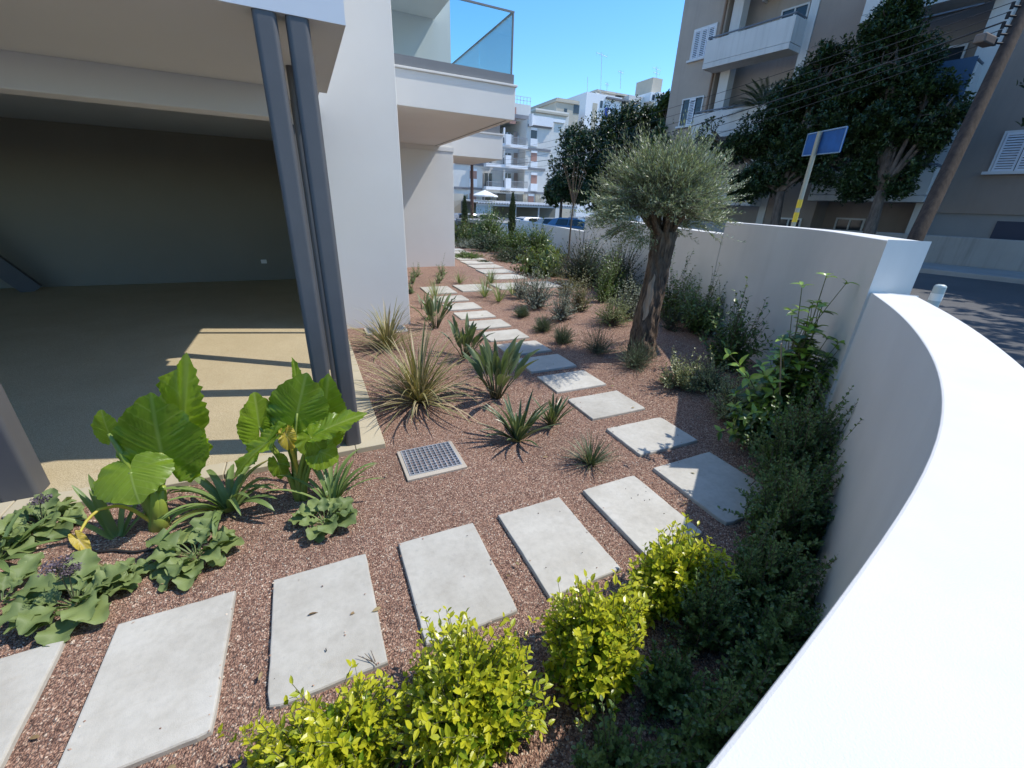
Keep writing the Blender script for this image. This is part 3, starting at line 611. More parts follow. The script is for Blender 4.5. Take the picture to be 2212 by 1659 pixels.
for i, (ya, yb) in enumerate(levels):
    m = MB(); fbox(m, 545, yb-12, 1035, yb+18, -.0, .9); bal = m.build('balcony', MT['fwhite'], Fb)
    for (X0, X1) in ((565, 755), (830, 1010)):
        rm = MB(); fbox(rm, X0, yb-78, X1, yb-72, .8, .06); fbox(rm, X0, yb-20, X1, yb-14, .8, .06)
        nb = 22
        for k in range(nb): xx = X0+(X1-X0)*k/(nb-1); fbox(rm, xx-1.2, yb-74, xx+1.2, yb-16, .82, .03)
        r = rm.build('railing', paint('far_rail', (.30, .30, .30), .6), Fb); r.parent = bal; r.location = (0, 0, 0)
    m = MB(); fbox(m, 764, yb-105, 826, yb-4, .55, .5); pp_ = m.build('planter', MT['fwhite'], Fb); pp_.parent = bal; pp_.location = (0, 0, 0)
    m = MB(); fbox(m, 788, ya-10, 800, yb-100, -.3, .3); pp_ = m.build('divider', MT['fwhite'], Fb); pp_.parent = bal; pp_.location = (0, 0, 0)
    for (X0, X1) in ((630, 720), (840, 930)):
        m = MB(); fbox(m, X0, ya+22, X1, yb-20, -1.75, .06); d_ = m.build('door', MT['fglass'], Fb)
        m = MB(); fbox(m, (X0+X1)/2-4, ya+22, (X0+X1)/2+4, yb-20, -1.69, .05); fbox(m, X0-5, ya+22, X0, yb-20, -1.69, .05); q_ = m.build('frame', MT['frame'], Fb); q_.parent = d_; q_.location = (0, 0, 0)
    for (X0, X1) in ((565, 625), (960, 1005)):
        m = MB(); fbox(m, X0, ya+20, X1, yb-20, -1.75, .05); m.build('shutter', paint('far_brown', (.30, .24, .20), .7), Fb)
    # right wing window with panel below
    m = MB(); y0 = [315, 562, 803][i]; fbox(m, 1076, y0, 1148, y0+90, -.02, .06); m.build('window', MT['fglass'] if i == 0 else MT['fshut'], Fb)
    m = MB(); fbox(m, 1068, y0+95, 1152, y0+168, 0, .1); m.build('window_panel', MT['fwhite'], Fb); m = MB(); fbox(m, 1076, y0-28, 1150, y0-4, 0, .1); m.build('blind_box', MT['fwhite'], Fb)
    if i:
        m = MB(); y0 -= 45; fbox(m, 412, y0, 492, y0+82, -.02, .06); m.build('window', MT['fshut'], Fb)
        m = MB(); fbox(m, 408, y0+88, 494, y0+168, 0, .1); m.build('window_panel', MT['fwhite'], Fb); m = MB(); fbox(m, 412, y0-26, 492, y0-4, 0, .1); m.build('blind_box', MT['fwhite'], Fb)
# ground floor: stone, glazing, fascia lettering
for (X0, X1) in ((-200, 405), (495, 552), (715, 765), (985, 1040), (1115, 1225)):
    m = MB(); fbox(m, X0, 1005, X1, 1220, 0 if X0 < 500 or X0 > 900 else -1.7, .09); m.build('stone_cladding', MT['fstone'], Fb)
for (X0, Y0, X1, Y1, mt, off) in ((556, 1018, 622, 1090, 'fglass', -1.7), (630, 1018, 700, 1090, 'fglass', -1.7), (770, 1010, 870, 1200, 'fglass', -1.7), (410, 1005, 488, 1085, 'fshut', -.02), (1045, 1030, 1112, 1110, 'fshut', -.02)):
    m = MB(); fbox(m, X0, Y0, X1, Y1, off, .08); m.build('window', MT[mt], Fb)
m = MB(); fbox(m, 545, 965, 1010, 998, 0, .5); m.build('fascia', MT['fwall'], Fb)
m = MB(); fbox(m, 410, 1095, 490, 1160, 0, .1); m.build('window_panel', MT['fwhite'], Fb); m = MB(); fbox(m, 1045, 1005, 1112, 1028, 0, .1); m.build('blind_box', MT['fwhite'], Fb)
def letters(text, X, Y, hpx, off, name='lettering', parent=None, col=(.02, .02, .025)):
    cu = bpy.data.curves.new('tmp', 'FONT'); cu.body = text; cu.size = 1; cu.extrude = .02; cu.space_character = 1.12
    t = bpy.data.objects.new('tmp', cu); COL.objects.link(t); bpy.context.view_layer.update()
    me = bpy.data.meshes.new_from_object(t.evaluated_get(bpy.context.evaluated_depsgraph_get())); bpy.data.objects.remove(t)
    c = fP(X, Y); k = depth(c)/F_PX*.1984*hpx/.7; n = len(me.vertices); co = np.zeros(n*3); me.vertices.foreach_get('co', co); co = co.reshape(-1, 3)
    W = co[:, 0].max(); V = np.stack([c[0]+(co[:, 0]-W/2)*k, YF-off-.02-co[:, 2]*k, c[2]+(co[:, 1]-.35)*k], 1) - np.array(parent.location)
    me.vertices.foreach_set('co', V.ravel()); me.materials.clear(); me.materials.append(paint('letter_paint', col, .6)); o = bpy.data.objects.new(name, me); COL.objects.link(o); o.parent = parent; me.update(); return o
letters('XHMEIO', 773, 980, 20, .55, parent=Fb); letters('XHMEIO', 360, 946, 13, .14, parent=Fb); letters('XHMEIO', 1110, 993, 13, .14, parent=Fb)
m = MB(); fbox(m, 845, 980, 885, 984, .5, .06); m.build('lettering', MT['black'], Fb)

# ------------------------------------------------------------------ blocks far behind, seen over the trees
def far_block(name, label, Y, rects, cat='building'):
    P = atY(rects[0][0], rects[0][3], Y); e = empty(name, (P[0], Y+4, STREET), label, cat, 'buildings far behind the trees')
    for (x0, y0, x1, y1, off, th, mt, nm) in rects:
        a = atY((x0+x1)/2, (y0+y1)/2, Y); kk = depth(a)/F_PX; hx, hz = (x1-x0)/2*kk, (y1-y0)/2*kk
        zb = a[2]-hz if nm not in ('wall', 'wing', 'side_wing', 'stair_tower') else -.9
        mb = MB(); mb.box(a[0]-hx, a[0]+hx, Y-off, Y-off+th, zb, a[2]+hz); mb.build(nm, MT[mt], e)
    return e
MT['ochre'] = plaster('far_ochre_render', (.50, .45, .36), grain=20, dist=.003)
far_block('beige_block', 'beige block with one dark window far behind the trees', 74, [(1196, 222, 1253, 300, 0, 10, 'ochre', 'wall'), (1218, 236, 1225, 250, .05, .05, 'fglass', 'window'), (1238, 228, 1252, 244, .05, .05, 'fglass', 'loggia'), (1196, 219, 1254, 222.5, .2, 10.4, 'ochre', 'roof')])
far_block('low_pale_block', 'low pale block between the near flats and the beige block', 70, [(1150, 246, 1232, 330, 0, 10, 'fwall', 'wall'), (1150, 243, 1232, 247, .4, 10.6, 'ochre', 'roof'), (1180, 258, 1222, 264, .3, .3, 'fwhite', 'parapet')])
fb = [(1254, 216, 1345, 330, 0, 14, 'fwhite', 'wall'), (1296, 219, 1302, 232, .06, .06, 'fglass', 'window'), (1316, 236, 1330, 250, .06, .06, 'fglass', 'window'), (1292, 201, 1384, 217, -2, 12, 'fwhite', 'upper_storey'), (1316, 203, 1331, 215, -1.9, .1, 'fglass', 'window'), (1341, 203, 1356, 216, -1.9, .1, 'fglass', 'window'), (1359, 202, 1385, 217, -1.9, .1, 'fglass', 'window'), (1288, 198, 1398, 201.5, -1.2, 13, 'ochre', 'roof'), (1300, 216, 1392, 219, .5, 2, 'fband', 'band'), (1345, 219, 1386, 330, .3, 13, 'fwall', 'wing'), (1352, 226, 1378, 244, .36, .06, 'fglass', 'window'), (1386, 219, 1420, 340, 3, 16, 'fwhite', 'side_wing'), (1388, 206, 1408, 222, 2, 10, 'fwhite', 'upper_storey'), (1393, 210, 1400, 220, 2.06, .06, 'fglass', 'window'), (1404, 212, 1411, 222, 3.06, .06, 'fglass', 'window'), (1336, 190, 1343, 200, -4, 1.2, 'ochre', 'chimney'), (1412, 171, 1439, 215, -1, 5, 'ochre', 'stair_tower'), (1274, 232, 1286, 330, .02, .5, 'ochre', 'pillar')]
wb = far_block('white_rooftop_block', 'white stepped block with a stair tower and masts on its roof behind the trees', 78, fb)
FLM = paint('blue_cross_flag', (.02, .06, .30), .7)
a = atY(1300+14, 244, 77.8); kk = depth(a)/F_PX; fl = MB(); fl.box(a[0]-9*kk, a[0]+9*kk, 77.75, 77.8, a[2]-9*kk, a[2]+9*kk); fl_ = fl.build('flag', FLM, wb)
fl = MB(); fl.box(a[0]-2*kk, a[0]+3*kk, 77.7, 77.745, a[2]-4*kk, a[2]+6*kk); fl.box(a[0]-5*kk, a[0]+6*kk, 77.69, 77.744, a[2]-1*kk, a[2]+2.5*kk); f2 = fl.build('flag_cross', MT['fwhite'], wb); f2.parent = fl_; f2.location = (0, 0, 0)
def mast(x, y0, y1, Y, bars, label):
    a, b_ = atY(x, y1, Y), atY(x+(y1-y0)*.03, y0, Y); e = empty('roof_antenna', a, label, 'antenna', 'antennas on the far roofs')
    mb = MB(); mb.tube([a, b_], .045, 6); mb.build('mast', MT['steel'], e); mb = MB(); L = np.linalg.norm(b_-a)
    for t, wd in bars:
        c = a+(b_-a)*t
        mb.tube([c+np.array([-wd, 0, .12*wd]), c+np.array([wd, 0, -.12*wd])], .03, 5)
        for q in np.linspace(-wd, wd, 4): mb.tube([c+np.array([q, 0, -.3]), c+np.array([q, 0, .3])], .02, 4)
    if bars: mb.build('array', MT['steel'], e)
mast(1297, 113, 216, 79, [(.95, 1.2), (.12, .9)], 'tallest roof mast with a slanting antenna at its tip')
mast(1268, 166, 216, 79, [], 'bare thin roof mast left of the tall one')
mast(1340, 152, 192, 79, [(.9, .6)], 'short antenna standing on the roof chimney'); mast(1418, 143, 173, 80, [(.8, 1.0), (.5, .8)], 'branching antenna on the stair tower'); mast(1311, 178, 199, 79, [(.8, .4)], 'small antenna on the middle of the white roof')

# ------------------------------------------------------------------ carport, cars, street furniture
Cp = empty('carport', (20, 43.5, STREET), 'long open carport with a corrugated roof behind the parked cars', 'carport')
YC = 43.0
def cP(X, Y): return atY(*fx(X, Y), YC)
a, b_ = cP(490, 1100), cP(1590, 1120); zt = a[2]
n = 160; xs = np.linspace(a[0], b_[0], n); zz = zt+.05*np.sign(np.sin(np.arange(n)*math.pi/2+.3)); m = MB(); v = [(x, YC-.1, z) for x, z in zip(xs, zz)]+[(x, YC+5, z+.25) for x, z in zip(xs, zz)]
m.add(v, [(i, i+1, n+i+1, n+i) for i in range(n-1)]); v2 = [(x, y, z-.03) for x, y, z in v]; m.add(v2, [(n+i, n+i+1, i+1, i) for i in range(n-1)]); m.build('roof', MT['frame'], Cp)
m = MB(); m.box(a[0], b_[0], YC, YC+.1, zt-.25, zt-.08); m.build('fascia', MT['frame'], Cp)
for X in (660, 922, 1175, 1410, 1570):
    p = cP(X, 1150); m = MB(); m.box(p[0]-.06, p[0]+.06, YC+.11, YC+.25, .5, zt-.1); m.build('post', MT['frame'], Cp)
m = MB(); m.box(a[0], b_[0], YC+4.8, YC+4.95, .5, zt+.1); m.build('back_wall', plaster('carport_back', (.20, .21, .19), grain=20), Cp)
m = MB(); p = cP(660, 1150); m.box(a[0], p[0]-.08, YC+.12, YC+.2, .5, zt-.26); m.build('side_panel', paint('pale_blue_sheet', (.45, .53, .56), .6), Cp)

def car(label, x, y, rz, col, z=STREET, coat=.6):
    e = empty('parked_car', (x, y, z := float(sz(y))), label, 'car', 'cars parked in the car park'); Lc = 4.1
    pm = paint('car_paint', col, .25, .0, .02, coat)
    c, s = math.cos(rz), math.sin(rz)
    def T(P): return [(x+p[0]*c-p[1]*s, y+p[0]*s+p[1]*c, z+p[2]) for p in P]
    body = [(-2.05, .35), (-2.08, .62), (-2.0, .95), (-1.72, 1.02), (.95, .98), (1.75, .84), (2.03, .66), (2.06, .35)]
    def prism(prof, prof_w, mb):
        k = len(prof); v = [(p[0], -wd, p[1]) for p, wd in zip(prof, prof_w)]+[(p[0], wd, p[1]) for p, wd in zip(prof, prof_w)]
        mb.add(T(v), [tuple(range(k)), tuple(range(k, 2*k))[::-1]]+[(i, k+i, k+(i+1) % k, (i+1) % k) for i in range(k)])
    mb = MB(); prism(body, [.84, .87, .87, .86, .86, .84, .82, .80], mb); mb.build('body', pm, e, smooth=False, bevel=.05)
    cabin = [(-1.98, .99), (-1.55, 1.40), (-1.1, 1.47), (-.1, 1.49), (.35, 1.42), (1.15, .97)]
    mb = MB(); prism(cabin, [.80, .66, .64, .64, .66, .80], mb); mb.build('roof', pm, e, bevel=.04)
    for sg in (-1, 1):
        for (x0, x1, xt0, xt1) in ((-1.30, -.42, -1.16, -.42), (-.34, .86, -.34, .30)):
            mb = MB(); v = [(x0, sg*.802, 1.04), (x1, sg*.802, 1.04), (xt1, sg*.685, 1.40), (xt0, sg*.685, 1.40)]; v2 = [(p[0], p[1]+sg*.012, p[2]) for p in v]
            mb.hexa(T(v), T(v2)); mb.build('side_window', MT['carglass'], e)
        for xw in (-1.28, 1.28):
            mb = MB(); mb.tube(T([(xw, sg*.66, .31), (xw, sg*.88, .31)]), .31, 20); wl = mb.build('wheel', MT['rubber'], e)
            mb = MB(); mb.tube(T([(xw, sg*.885, .31), (xw, sg*.895, .31)]), .2, 16); rim = mb.build('rim', MT['steel'], e); rim.parent = wl; rim.location = (0, 0, 0)
        mb = MB(); mb.hexa(T([(1.86, sg*.55, .66), (1.86, sg*.80, .66), (2.02, sg*.78, .66), (2.06, sg*.55, .66)]), T([(1.72, sg*.55, .82), (1.72, sg*.80, .82), (1.84, sg*.78, .78), (1.88, sg*.55, .78)])); mb.build('headlight', MT['glass'], e)
        mb = MB(); mb.hexa(T([(.78, sg*.84, .98), (.92, sg*.84, .98), (.92, sg*1.0, .98), (.78, sg*1.0, .98)]), T([(.78, sg*.84, 1.1), (.9, sg*.84, 1.1), (.9, sg*1.0, 1.1), (.78, sg*1.0, 1.1)])); mb.build('wing_mirror', pm, e, bevel=.02)
    mb = MB(); mb.hexa(T([(1.10, -.72, 1.01), (1.10, .72, 1.01), (.42, .60, 1.395), (.42, -.60, 1.395)]), T([(1.125, -.72, 1.035), (1.125, .72, 1.035), (.445, .60, 1.42), (.445, -.60, 1.42)])); mb.build('windscreen', MT['carglass'], e)
    mb = MB(); mb.hexa(T([(-1.93, -.70, 1.06), (-1.93, .70, 1.06), (-1.60, .58, 1.37), (-1.60, -.58, 1.37)]), T([(-1.955, -.70, 1.085), (-1.955, .70, 1.085), (-1.62, .58, 1.395), (-1.62, -.58, 1.395)])); mb.build('rear_window', MT['carglass'], e)
    return e
for (px, Yc, rz, col, lab) in ((1158, 31.5, 0.15, (.78, .79, .80), 'white hatchback seen from behind its side above the garden wall'), (1214, 28.5, -.75, (.42, .44, .46), 'silver grey hatchback facing the wall between a white and a blue car'), (1250, 25.0, -1.0, (.07, .16, .30), 'blue car close to the wall with sun on its windscreen'), (1262, 37.5, .2, (.16, .17, .18), 'dark grey car behind the silver one under the ficus'), (1012, 37.0, .1, (.25, .27, .30), 'grey car at the white house corner beside the small cypress'), (1055, 38, .05, (.35, .36, .37), 'pale grey car behind the tall leafy shrub left of the carport posts')):
    P = atY(px, 470, Yc); car(lab, P[0], Yc, rz, col)
P = atd(1562, 478, 25.0); car('teal car half hidden behind the olive crown and the wall step', P[0]+.3, P[1], 2.2, (.10, .30, .28))
P = atd(1640, 485, 23); car('dark car in deep shade under the trees right of the olive', P[0], P[1], 2.0, (.03, .035, .04))

# parasol in front of the far flats
P = atY(*fx(575, 1090), 45.5); e = empty('parasol', (P[0], 45.5, STREET), 'open white parasol standing in front of the far flats', 'parasol')
zt_ = atY(*fx(575, 962), 45.5)[2]; zr = atY(*fx(575, 1022), 45.5)[2]; rr = (atY(*fx(715, 1022), 45.5)[0]-atY(*fx(445, 1022), 45.5)[0])/2
m = MB(); v = [(P[0], 45.5, zt_)]+[(P[0]+rr*math.cos(q), 45.5+rr*math.sin(q), zr) for q in np.arange(8)*math.pi/4+.39]+[(P[0]+rr*math.cos(q), 45.5+rr*math.sin(q), zr-.12) for q in np.arange(8)*math.pi/4+.39]
m.add(v, [(0, 1+i, 1+(i+1) % 8) for i in range(8)]+[(1+i, 9+i, 9+(i+1) % 8, 1+(i+1) % 8) for i in range(8)]); m.build('canopy', paint('white_canvas', (.72, .71, .68), .8), e)
m = MB(); m.tube([(P[0], 45.5, .55), (P[0], 45.5, zt_)], .04, 8); m.build('pole', MT['frame'], e)

# bollard
P = atd(2010, 668, 5.35); zt_ = atd(2046, 612, 5.35)[2]; e = empty('bollard', (P[0], P[1], STREET), 'grey-green tube bollard with a pale reflective band beyond the curved wall', 'bollard')
m = MB(); r = .062; m.tube([(P[0], P[1], z) for z in (STREET-.05, zt_-.03, zt_-.012, zt_)], [r, r, r*.88, r*.5], 20); m.build('tube', paint('bollard_paint', (.42, .48, .46), .4), e, smooth=False)
m = MB(); m.tube([(P[0], P[1], zt_-.20), (P[0], P[1], zt_-.11)], r+.003, 20, cap=False); m.build('reflective_band', paint('reflector', (.72, .74, .70), .35), e)

# blue street sign seen from behind
def up_from(P, x, y): d = ray(x, y); t = np.hypot(P[0], P[1])/np.hypot(d[0], d[1]); return np.array([P[0], P[1], CAMH+d[2]*t])
pb = atd(1713.6, 486, 6.0); pt = up_from(pb, 1774, 284); e = empty('street_sign', (pb[0], pb[1], STREET), 'back of a blue street sign on a grey pole with two yellow bands', 'sign')
base = np.array([pb[0], pb[1], STREET-.05]); top = np.array([pt[0], pt[1], pt[2]]); dd = top-base
m = MB(); m.tube([base, top], .030, 14); m.build('pole', paint('sign_pole', (.33, .33, .27), .5, .3), e)
for (y0, y1) in ((431, 449), (459, 480)):
    za, zb = up_from(pb, 1725, y0)[2], up_from(pb, 1720, y1)[2]; f0, f1 = (za-base[2])/dd[2], (zb-base[2])/dd[2]
    m = MB(); m.tube([base+dd*f1, base+dd*f0], .0325, 14, cap=False); m.build('yellow_band', paint('yellow_tape', (.62, .44, .03), .6), e)
ax2 = np.cross(np.array([0, 0, 1.]), np.array([pb[0], pb[1], 0])); ax2 /= np.linalg.norm(ax2)
def edge(xb, yb, xt, yt, D): P = atd(xb, yb, D); return P, up_from(P, xt, yt)
dm = depth(pt); BL, TL = edge(1730.8, 336.6, 1744.3, 290, dm*1.085); BR, TR = edge(1810.9, 328.4, 1828, 273.4, dm*.93)
nrm = np.cross(TR-TL, BL-TL); nrm /= np.linalg.norm(nrm); nrm = nrm if nrm @ (pt-EYE) > 0 else -nrm
sh = np.array([.0, 0, 0]); g_ = float((pt-TL) @ nrm); q = [p+nrm*(g_+.04) for p in (TL, TR, BR, BL)]
m = MB(); m.hexa(q, [p+nrm*.012 for p in q]); sp_ = m.build('panel', paint('blue_sign_back', (.008, .085, .30), .85, 0, .2), e)
m = MB()
for i in range(4): m.tube([q[i]-nrm*.002, q[(i+1) % 4]-nrm*.002], .008, 6)
ed = m.build('rim', paint('sign_rim', (.16, .27, .42), .5), e); ed.parent = sp_; ed.location = (0, 0, 0)

# utility poles and cables
P = atd(2042, 380, 9.0); pl = np.array([P[0], P[1]]); e = empty('utility_pole', (pl[0], pl[1], STREET), 'thick dark wooden utility pole leaning at the right edge', 'pole', 'wooden utility poles')
top_ = atd(2214, 20, 9.0)
ax_ = (top_-P)/(top_[2]-P[2]); foot = P-ax_*(P[2]-STREET+.1); topp = P+ax_*(9.5-P[2])
WOOD = barkmat('weathered_pole_wood', (.028, .018, .013), (.065, .045, .033), 14, .06, .5, .01)
m = MB(); m.tube([foot+(topp-foot)*t for t in np.linspace(0, 1, 8)], np.linspace(.145, .112, 8), 16); m.build('pole', WOOD, e, smooth=True)
bx = atd(2132, 97, 9.0); m = MB(); m.box(bx[0]-.42, bx[0]+.08, bx[1]-.1, bx[1]+.1, bx[2]-.03, bx[2]+.14); m.build('lamp_head', paint('lamp_brown', (.16, .13, .11), .6), e, bevel=.03)
hooks = [P+ax_*(z-P[2]) for z in (6.55, 6.35, 6.15, 5.95, 5.78, 5.6)]
m = MB()
for h in hooks: m.tube([h+np.array([-.3, .12, 0]), h+np.array([.1, -.05, 0])], .02, 6); m.tube([h+np.array([-.3, .12, -.05]), h+np.array([-.3, .12, .07])], .035, 8)
m.build('insulator_bracket', MT['rubber'], e)
Pf = atY(1019.5, 420, 36.0); e2 = empty('utility_pole', (Pf[0], 36.0, STREET), 'slim brown utility pole in front of the far flats', 'pole', 'wooden utility poles')
m = MB(); m.tube([(Pf[0], 36.0, z) for z in (-.6, 2.5, 5.6)], [.15, .14, .12], 12); m.build('pole', barkmat('brown_pole_wood', (.07, .035, .025), (.13, .07, .05), 14, .06), e2)
m = MB(); m.box(Pf[0]-.9, Pf[0]+.9, 35.8, 35.9, 5.0, 5.12); m.build('crossarm', MT['pipe'], e2)
CB = paint('cable_black', (.02, .02, .022), .6)
labs = ['topmost overhead cable from the leaning pole', 'second overhead cable from the top', 'third overhead cable from the top', 'thick lower overhead cable in front of the balconies', 'lower thin cable just under the thick one', 'lowest overhead cable across the flats']
for i, h in enumerate(hooks):
    a = h+np.array([-.3, .12, .07]); b_ = np.array([Pf[0]-.7+.28*i, 35.85, 5.4-.16*i]); ts = np.linspace(0, 1, 40); sag = .55+.12*i
    pts = np.array([a+(b_-a)*t-np.array([0, 0, 4*sag*t*(1-t)]) for t in ts]); m = MB(); m.tube(pts, np.linspace(.017, .010, 40) if i == 3 else np.linspace(.008, .005, 40), 6)
    o = m.build('overhead_cable', CB); tag(o, labs[i], 'cable', 'overhead cables across the street')

# ------------------------------------------------------------------ vegetation builders
TPL = {}
def tpl(name, wd, droop=.12, cup=.25, k=2):
    """leaf outline of unit length along +y, normal +z; k cross rows"""
    ts = np.linspace(0, 1, k+2); prof = np.sin(np.pi*np.clip(ts, 0, 1)**.85)**.8*wd; V = [(0, 0, 0)]; uv = [(.5, 0)]; f = []
    for i in range(1, k+1):
        z = -droop*ts[i]**2
        V += [(-prof[i], ts[i], z+cup*prof[i]), (0, ts[i], z), (prof[i], ts[i], z+cup*prof[i])]; uv += [(0, ts[i]), (.5, ts[i]), (1, ts[i])]
    V.append((0, 1, -droop)); uv.append((.5, 1)); n = len(V)-1
    f += [(0, 2, 1), (0, 3, 2)]
    for i in range(k-1):
        a = 1+3*i; f += [(a, a+1, a+4), (a, a+4, a+3), (a+1, a+2, a+5), (a+1, a+5, a+4)]
    a = 1+3*(k-1); f += [(a, a+1, n), (a+1, a+2, n)]
    TPL[name] = (np.array(V), np.array(f), np.array(uv))
tpl('narrow', .10, .1, .2, 1); tpl('needle', .06, .0, .2, 1); tpl('oval', .25, .12, .3, 2); tpl('round', .34, .08, .25, 2); tpl('lance', .19, .22, .3, 3); tpl('big', .24, .38, .35, 4); tpl('tiny', .28, .0, .2, 1)
def unit(v): return v/(np.linalg.norm(v, axis=-1, keepdims=True)+1e-9)
def scatter(mb, kind, P, D, Nn, S, age=None, mi=0):
    """one leaf per row of P: direction D, rough normal Nn, length S; age goes to u when given"""
    V, f, uv = TPL[kind]; n = len(P); D = unit(D); X = unit(np.cross(D, Nn)); Z = np.cross(X, D)
    W = P[:, None, :]+S[:, None, None]*(V[None, :, 0:1]*X[:, None, :]+V[None, :, 1:2]*D[:, None, :]+V[None, :, 2:3]*Z[:, None, :])
    F = (f[None]+(np.arange(n)*len(V))[:, None, None]).reshape(-1, 3); U = np.broadcast_to(uv, (n, *uv.shape)).copy()
    if age is not None: U[:, :, 0] = age[:, None]
    mb.add(W.reshape(-1, 3), F, U.reshape(-1, 2), mi)
def sprigs(base, rx, ry, h, n, rng, zmin=.08, r0=.62, mid=.55, lean=(0, 0), spread0=.12, shape=1.0):
    """bezier stems from the base out to an uneven dome; returns control points"""
    ph = rng.uniform(0, 2*math.pi, n); u = rng.uniform(0, 1, n); el = np.arcsin(u**shape)
    lump = 1+.16*np.sin(ph*3+rng.uniform(0, 6))+.12*np.sin(ph*5+el*4+rng.uniform(0, 6)); r = (r0+(1-r0)*rng.uniform(0, 1, n)**.6)*lump
    E = np.stack([rx*r*np.cos(ph)*np.cos(el)+lean[0]*h*np.sin(el), ry*r*np.sin(ph)*np.cos(el)+lean[1]*h*np.sin(el), h*(zmin+(1-zmin)*np.sin(el)*r)], 1)
    A = np.stack([rng.normal(0, spread0*rx, n), rng.normal(0, spread0*ry, n), np.zeros(n)], 1)
    Mi = A*.6+E*np.array([.42, .42, mid])+rng.normal(0, .06, (n, 3))*np.array([rx, ry, h*.5])
    return base+A, base+Mi, base+E
def bez(A, Mi, E, t): t = t[..., None]; return (1-t)**2*A[:, None]+2*t*(1-t)*Mi[:, None]+t*t*E[:, None]
def dbez(A, Mi, E, t): t = t[..., None]; return 2*(1-t)*(Mi-A)[:, None]+2*t*(E-Mi)[:, None]
def foliage(mb, AME, kind, L, nl, rng, start=.35, up=.35, out=.9, along=.55, size_jit=.3, age=False, whorl=0, tipsmall=.3, droop=0.0, mi=0):
    A, Mi, E = AME; n = len(A)
    if whorl: tt = np.repeat(np.linspace(start, 1, max(2, nl//whorl)), whorl)[None, :]+rng.normal(0, .012, (n, max(2, nl//whorl)*whorl))
    else: tt = np.linspace(start, 1.0, nl)[None, :]+rng.normal(0, .5/nl, (n, nl))
    tt = np.clip(tt, 0, 1.0); P = bez(A, Mi, E, tt); T = unit(dbez(A, Mi, E, tt)); k = tt.shape[1]
    R = unit(rng.normal(0, 1, (n, k, 3))); R = unit(R-(R*T).sum(-1, keepdims=True)*T)
    if whorl:
        ref = unit(np.cross(T, np.array([.3, .2, .93]))); b2 = np.cross(T, ref); an = (np.arange(k) % whorl)*2*math.pi/whorl+(np.arange(k)//whorl)*(math.pi/whorl) ; an = an[None, :]+rng.uniform(0, 6.28, (n, 1))+rng.normal(0, .25, (n, k))
        R = ref*np.cos(an)[..., None]+b2*np.sin(an)[..., None]
    D = unit(T*along+R*out+np.array([0, 0, up-droop])); Nn = unit(T*.8+np.array([0, 0, 1.0])+rng.normal(0, .35, (n, k, 3)))
    S = L*(1+rng.uniform(-size_jit, size_jit, (n, k)))*(1-tipsmall*tt**4)
    ag = (tt*.75+.25*np.clip((P[..., 2]-A[:, None, 2])/max(1e-3, (E[:, 2]-A[:, 2]).max()), 0, 1)).reshape(-1) if age else None
    scatter(mb, kind, P.reshape(-1, 3), D.reshape(-1, 3), Nn.reshape(-1, 3), S.reshape(-1), ag, mi)
def stems(mb, AME, r0, r1, k=6, tmax=1.0):
    A, Mi, E = AME; t = np.linspace(0, tmax, k)[None, :].repeat(len(A), 0); mb.tubes(bez(A, Mi, E, t), np.full(len(A), r0), np.full(len(A), r1))
def pxh(P, x, y): return float(atY(x, y, P[1])[2]-P[2])           # height above P that reaches picture row y
def pxw(P, n): return n*depth(P)/F_PX
TWIG = barkmat('shrub_twig', (.09, .065, .045), (.17, .13, .095), 40, .4, .4, .005)
GTWIG = barkmat('green_twig', (.10, .11, .05), (.17, .17, .08), 40, .4, .3, .004)

# ------------------------------------------------------------------ olive tree
LM_OLIVE = leafmat('olive_leaf', [(.15, .18, .085), (.215, .25, .13), (.30, .33, .195), (.44, .47, .33)], .38, .24, (1.1, 1.2, .7), .4)
BARK_OLIVE = barkmat('olive_bark', (.055, .036, .024), (.225, .160, .108), 38, .16, 1.0, .05)
Po = ground(1388, 766); YO = Po[1]
O = empty('olive_tree', Po, 'gnarled olive tree with a thick short trunk and silvery bushy crown', 'olive tree')
pth = [atY(x, y, YO) for x, y in ((1386, 785), (1388, 755), (1389, 728), (1395, 693), (1403, 655), (1410, 625), (1418, 590), (1424, 560), (1430, 528), (1436, 500))]
wds = [33, 28, 26, 25, 24, 23.5, 22.5, 22.5, 23.5, 25]
rad = [pxw(p, w_) for p, w_ in zip(pth, wds)]
NRG = 96; pth, rad = resample(np.array(pth), NRG), np.interp(np.linspace(0, 1, NRG), np.linspace(0, 1, len(rad)), rad)
nn_ = 80; m = MB(); V = []; fur = np.random.default_rng(5).normal(0, 1, (NRG, nn_))
for _ in range(9): fur = .5*fur+.25*(np.roll(fur, 1, 0)+np.roll(fur, -1, 0))
fur = fur/fur.std()
for i, (p, r) in enumerate(zip(pth, rad)):
    for j in range(nn_):
        a = j*2*math.pi/nn_; ii = i*43/(NRG-1); tw = a+ii*.035
        q = r*(1+.075*math.sin(tw*3+1)+.055*math.sin(tw*7+ii*.25)+.035*math.sin(tw*13-ii*.4)+.03*math.sin(ii*1.3+tw*5)+.030*fur[i, j]+(.22*max(0, 1-ii/5)**2*(1+.6*math.sin(tw*5))))
        V.append((p[0]+q*math.cos(a), p[1]+q*math.sin(a), p[2]))
m.add(V, [(i*nn_+j, i*nn_+(j+1) % nn_, (i+1)*nn_+(j+1) % nn_, (i+1)*nn_+j) for i in range(NRG-1) for j in range(nn_)]+[tuple(range((NRG-1)*nn_, NRG*nn_))])
tr = m.build('trunk', BARK_OLIVE, O, smooth=True)
